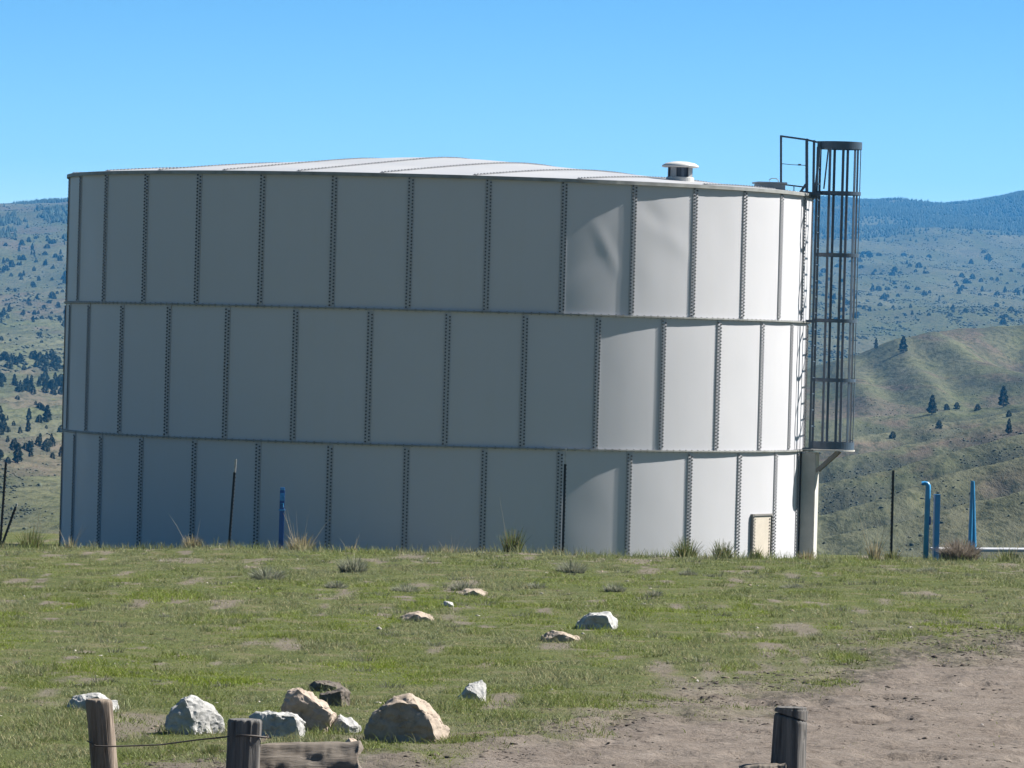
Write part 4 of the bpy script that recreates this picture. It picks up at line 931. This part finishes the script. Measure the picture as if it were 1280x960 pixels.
# ------------------------------------------------------------------ trees on the hills
def conifer_mesh(seed, kind):
    """crown of unit height built of many needle sprays, plus its trunk"""
    rg = np.random.default_rng(seed); n_ = 560
    t = rg.random(n_) ** (0.8 if kind == 'pine' else 1.0)
    if kind == 'pine':
        prof = 0.25 * (1 - t) ** 0.62 * (0.85 + 0.18 * np.sin(t * 19 + seed)) * (0.6 + 0.4 * np.minimum(1, t / 0.14)) + 0.015
    else:
        prof = 0.40 * np.sqrt(np.maximum(0.0, 1 - (2 * t - 0.7) ** 2 / 1.7)) * (1 - 0.35 * t)
    lob = 1 + 0.28 * np.sin(3 * rg.random() * 6 + np.arange(n_) * 0)
    an = rg.uniform(0, 6.28, n_); sect = 0.72 + 0.45 * vnoise(an * 1.6 + seed, t * 5, seed)
    rad = prof * sect * np.sqrt(rg.uniform(0.05 if kind != 'pine' else 0.25, 1.0, n_)); z = (0.10 if kind == 'pine' else 0.01) + 0.88 * t
    c = np.stack([rad * np.cos(an), rad * np.sin(an), z], -1)
    sz = rg.uniform(0.035, 0.075, n_) * (1.15 - 0.5 * t) * (1.2 if kind != 'pine' else 1)
    V = np.zeros((n_, 4, 3))
    out = np.stack([np.cos(an), np.sin(an), rg.uniform(-0.5, 0.25, n_)], -1); sd = np.cross(out, rg.normal(0, 1, (n_, 3))); sd /= np.linalg.norm(sd, axis=1)[:, None]
    V[:, 0] = c - out * sz[:, None] * 0.8; V[:, 1] = c + sd * sz[:, None] * 0.8; V[:, 2] = c + out * sz[:, None] * 1.25; V[:, 3] = c - sd * sz[:, None] * 0.8
    F_ = np.arange(n_ * 4).reshape(-1, 4)
    tn = np.array([0.040, 0.054, 0.034]) * rg.uniform(0.55, 1.5, (n_, 1)) * np.array([1, 1, 1])
    me = np_mesh('crown', V.reshape(-1, 3), F_, tint=tn); me.materials.append(M['crown'])
    bm = bmesh.new(); add_tube(bm, [(0, 0, -0.06), (0.004, 0, 0.4), (0, 0.003, 0.93)], [0.030, 0.018, 0.004], 6); tr = bm_mesh('trunk', bm); tr.materials.append(M['bark'])
    return me, tr
PINES = [conifer_mesh(11 + k, 'pine') for k in range(5)]; JUN = [conifer_mesh(51 + k, 'juniper') for k in range(4)]
ntree = 0
def plant(px, py, hpx, kind, label, group=None, parts=False, cat='tree', wide=1.0):
    global ntree
    P = hit_far(px, py)
    if P is None: return None
    hgt = hpx * P.y / F_PX; me, tr = random.choice(PINES if kind == 'pine' else JUN)
    nm = 'pine_tree' if kind == 'pine' else 'juniper'
    o = empty(nm, P, random.uniform(0, 6.28)) if parts else link(nm, me)
    o.location = P - Vector((0, 0, 0.04 * hgt)); o.rotation_euler = (0, 0, random.uniform(0, 6.28)); s_ = hgt * 1.02; o.scale = (s_ * wide, s_ * wide, s_)
    if parts: link('crown', me, None, o); link('trunk', tr, None, o)
    ntree += 1
    return tag(o, label, cat, group)
HG = 'trees on the hills'
for px, py, h_, kd, lb, wd in [(1129, 441, 21, 'pine', 'lone dark conifer on the left shoulder of the green hill at right', 1.25), (1165, 518, 25, 'pine', 'largest dark conifer at the foot of the green hill, right of the cage', 1.1), (1254, 509, 27, 'pine', 'tall dark conifer at the hill foot near the right edge', 1.1),
                           (1174, 536, 12, 'juniper', 'small round dark tree on the ridge below the largest conifer', 1.0), (1261, 544, 20, 'pine', 'mid sized conifer on the ridge near the right edge', .9), (1254, 406, 10, 'juniper', 'small tree on the sky side crest of the green hill at right', 1.3), (1095, 437, 14, 'pine', 'slim conifer just right of the cage on the hill shoulder', .8),
                           (1116, 548, 10, 'juniper', 'small round bush tree low on the slope right of the cage', 1.2), (1183, 513, 9, 'juniper', 'first small bush in the row right of the largest conifer', 1.2), (1196, 512, 10, 'juniper', 'last small bush in the row right of the largest conifer', 1.1), (1222, 513, 9, 'juniper', 'small bush by the pale rock left of the tall conifer', 1.3), (1261, 521, 9, 'juniper', 'small bush tree below the tall conifer at the right edge', 1.1),
                           (59, 527, 21, 'pine', 'tallest dark conifer on the green flat left of the tank', 1.25), (36, 526, 16, 'pine', 'upper conifer of the close pair left of the tallest one', 1.0), (35, 541, 16, 'pine', 'lower conifer of the close pair left of the tallest one', 1.0), (4, 535, 17, 'pine', 'dark conifer at the left picture edge above the lower tree belt', 1.2), (22, 580, 26, 'pine', 'big dark conifer in the lower tree belt at left', 1.1), (18, 480, 13, 'pine', 'dark conifer standing on the bare strip of the upper belt at left', 1.1)]:
    plant(px, py, h_, kd, lb, HG, True, wide=wd)
def scatter(n_, x0, x1, y0, y1, h0, h1, label, pine=0.5, dens=None, wide=(0.9, 1.5)):
    k = 0; tries = 0
    while k < n_ and tries < n_ * 40:
        tries += 1; px, py = random.uniform(x0, x1), random.uniform(y0, y1)
        if dens is not None and random.random() > dens(px, py): continue
        if plant(px, py, random.uniform(h0, h1) * random.uniform(0.8, 1.15), 'pine' if random.random() < pine else 'juniper', label, label.split(' on ')[-1] if False else 'trees: ' + label, wide=random.uniform(*wide)): k += 1
def clump(sx, sy, s, lo, hi): return lambda px, py: float(np.clip((fbm(np.array([px / sx]), np.array([py / sy]), 3, s)[0] - lo) / (hi - lo), 0.02, 1))
scatter(52, -6, 92, 300, 415, 5, 10, 'tiny dark tree dotting the hazy upper slope left of the tank', 0.5, clump(30, 22, 201, 0.42, 0.6))
scatter(40, -6, 92, 446, 466, 7, 13, 'small dark tree in the upper tree belt left of the tank', 0.35, clump(20, 14, 203, 0.3, 0.55))
scatter(44, -6, 92, 474, 496, 8, 13, 'small dark tree in the middle tree belt left of the tank', 0.4, clump(20, 10, 205, 0.3, 0.5))
scatter(20, -6, 92, 500, 545, 5, 11, 'small bush tree scattered on the green flat left of the tank', 0.3)
scatter(30, -6, 92, 552, 580, 8, 15, 'dark tree in the lowest tree belt left of the tank', 0.5, clump(26, 12, 207, 0.3, 0.5))
scatter(68, 1020, 1290, 318, 400, 4.5, 8, 'tiny dark tree dotting the hazy slope below the forested ridge at right', 0.35, clump(40, 14, 209, 0.45, 0.6), (1.0, 1.9))
scatter(60, -6, 92, 285, 430, 3.2, 6, 'tiny dark shrub speckling the hazy upper slope left of the tank', 0.0, None, (1.1, 2.0))
scatter(70, 1020, 1290, 312, 402, 3, 5.5, 'tiny dark shrub speckling the hazy slope below the forested ridge at right', 0.0, clump(50, 10, 211, 0.35, 0.6), (1.3, 2.6))
print('trees', ntree)

# forest masses far off and sagebrush: nobody could count them
def cones(P, hgt, rad, tint, sides=5):
    n_ = len(P); a_ = np.linspace(0, 2 * np.pi, sides, endpoint=False)[None] + rng.uniform(0, 6, (n_, 1))
    V = np.zeros((n_, sides + 1, 3)); rr = rad[:, None] * rng.uniform(0.75, 1.2, (n_, sides))
    V[:, :sides, 0] = rr * np.cos(a_); V[:, :sides, 1] = rr * np.sin(a_); V[:, :sides, 2] = (0.12 * hgt)[:, None] + rng.uniform(-.1, .1, (n_, sides)) * hgt[:, None]
    V[:, sides, 2] = hgt; V += P[:, None]
    f = np.array([[k, (k + 1) % sides, sides] for k in range(sides)])[None] + (np.arange(n_) * (sides + 1))[:, None, None]
    return V.reshape(-1, 3), f.reshape(-1, 3), np.repeat(tint, sides, axis=0)
def forest(n_, u0, u1, d0, d1, mask, h0, h1, label):
    uu = rng.uniform(u0, u1, n_); dd_ = np.sqrt(rng.uniform(d0 ** 2, d1 ** 2, n_)); x, y = uu * dd_, dd_
    kp = rng.random(n_) < mask(x, y, uu, dd_); x, y = x[kp], y[kp]; k = len(x)
    h_ = rng.uniform(h0, h1, k); tn = np.array([0.026, 0.040, 0.028]) * rng.uniform(0.6, 1.4, (k, 1))
    V, F_, T = cones(np.stack([x, y, H(x, y) - 0.5], -1), h_, h_ * rng.uniform(0.28, 0.45, k), tn)
    tag(link('forest', np_mesh('forest', V, F_, tint=T), M['crown']), label, 'forest', kind='stuff'); print('forest', k)
forest(130000, 0.035, 0.125, 4500, 7400, lambda x, y, u, d: np.clip(sstep(4700, 5400, y + 900 * (fbm(x / 120, y / 500, 3, 211) - .5)) * 1.0 + 0.02, 0, 1) * (1 - 0.85 * sstep(0.60, 0.70, fbm(x / 90, y / 260, 3, 213))), 2.0, 4.6, 'dark blue conifer forest covering the far ridge at right')
forest(26000, -0.13, -0.065, 3000, 4700, lambda x, y, u, d: np.clip(sstep(4380, 4470, y) * sstep(-0.0935, -0.090, u) + sstep(0.40, 0.58, np.exp(-((u + 0.0815) / 0.006) ** 2 - ((y - 3640) / 120) ** 2) + 0.45 * np.exp(-((u + 0.0925) / 0.0022) ** 2 - ((y - 3560) / 90) ** 2) + 1.5 * (fbm(x / 12, y / 90, 3, 217) - 0.5)), 0, 1), 2.2, 4.4, 'hazy blue woods on the upper slope and ridge left of the tank')
def sage(n_, u0, u1, d0, d1, seed, s0, s1, label):
    uu = rng.uniform(u0, u1, n_); dd_ = np.exp(rng.uniform(math.log(d0), math.log(d1), n_)); x, y = uu * dd_, dd_
    kp = rng.random(n_) < 0.03 + 0.97 * (sage_mask(x, y) if d0 < 1000 else sstep(0.50, 0.62, fbm(x / 11, y / 55, 4, seed))); x, y = x[kp], y[kp]; k = len(x)
    s1_ = rng.uniform(s0, s1, k) * rng.uniform(0.6, 1.2, k); tn = np.array([0.050, 0.058, 0.042]) * rng.uniform(0.6, 1.5, (k, 1))
    V, F_, T = lumps(x, y, H(x, y) + s1_ * 0.2, s1_, rng.uniform(0.55, 0.9, k), tn, seed)
    tag(link('sagebrush', np_mesh('sagebrush', V, F_, tint=T), M['lump']), label, 'sagebrush', kind='stuff')
sage(15000, 0.045, 0.115, 440, 1200, 221, 0.07, 0.22, 'dark sagebrush speckling the ridges across the valley at right')
sage(7000, -0.12, -0.07, 440, 1400, 223, 0.08, 0.24, 'dark sagebrush speckling the flats across the valley at left')

sage(30000, 0.045, 0.115, 2050, 5000, 225, 0.25, 0.8, 'scrub speckling the far slope below the forested ridge at right')
sage(14000, -0.12, -0.07, 1400, 4300, 227, 0.25, 0.8, 'scrub speckling the far slope left of the tank')
# ------------------------------------------------------------------ haze
bm = bmesh.new(); zlo, zhi = -48.0, 290.0
add_box(bm, (0, 4300, (zlo + zhi) / 2), (10400, 9500, zhi - zlo))
hzo = link('haze', bm_mesh('haze', bm)); hm = bpy.data.materials.new('haze_air'); hm.use_nodes = True
n = hm.node_tree; n.nodes.clear(); oo = n.nodes.new('ShaderNodeOutputMaterial'); pv = n.nodes.new('ShaderNodeVolumePrincipled')
pv.inputs['Color'].default_value = (*HAZE_COLOR, 1); pv.inputs['Density'].default_value = HAZE_DENSITY; pv.inputs['Anisotropy'].default_value = 0.0
n.links.new(pv.outputs[0], oo.inputs['Volume']); hzo.data.materials.append(hm)
tag(hzo, 'thin blue haze of the valley air', 'haze', kind='stuff')
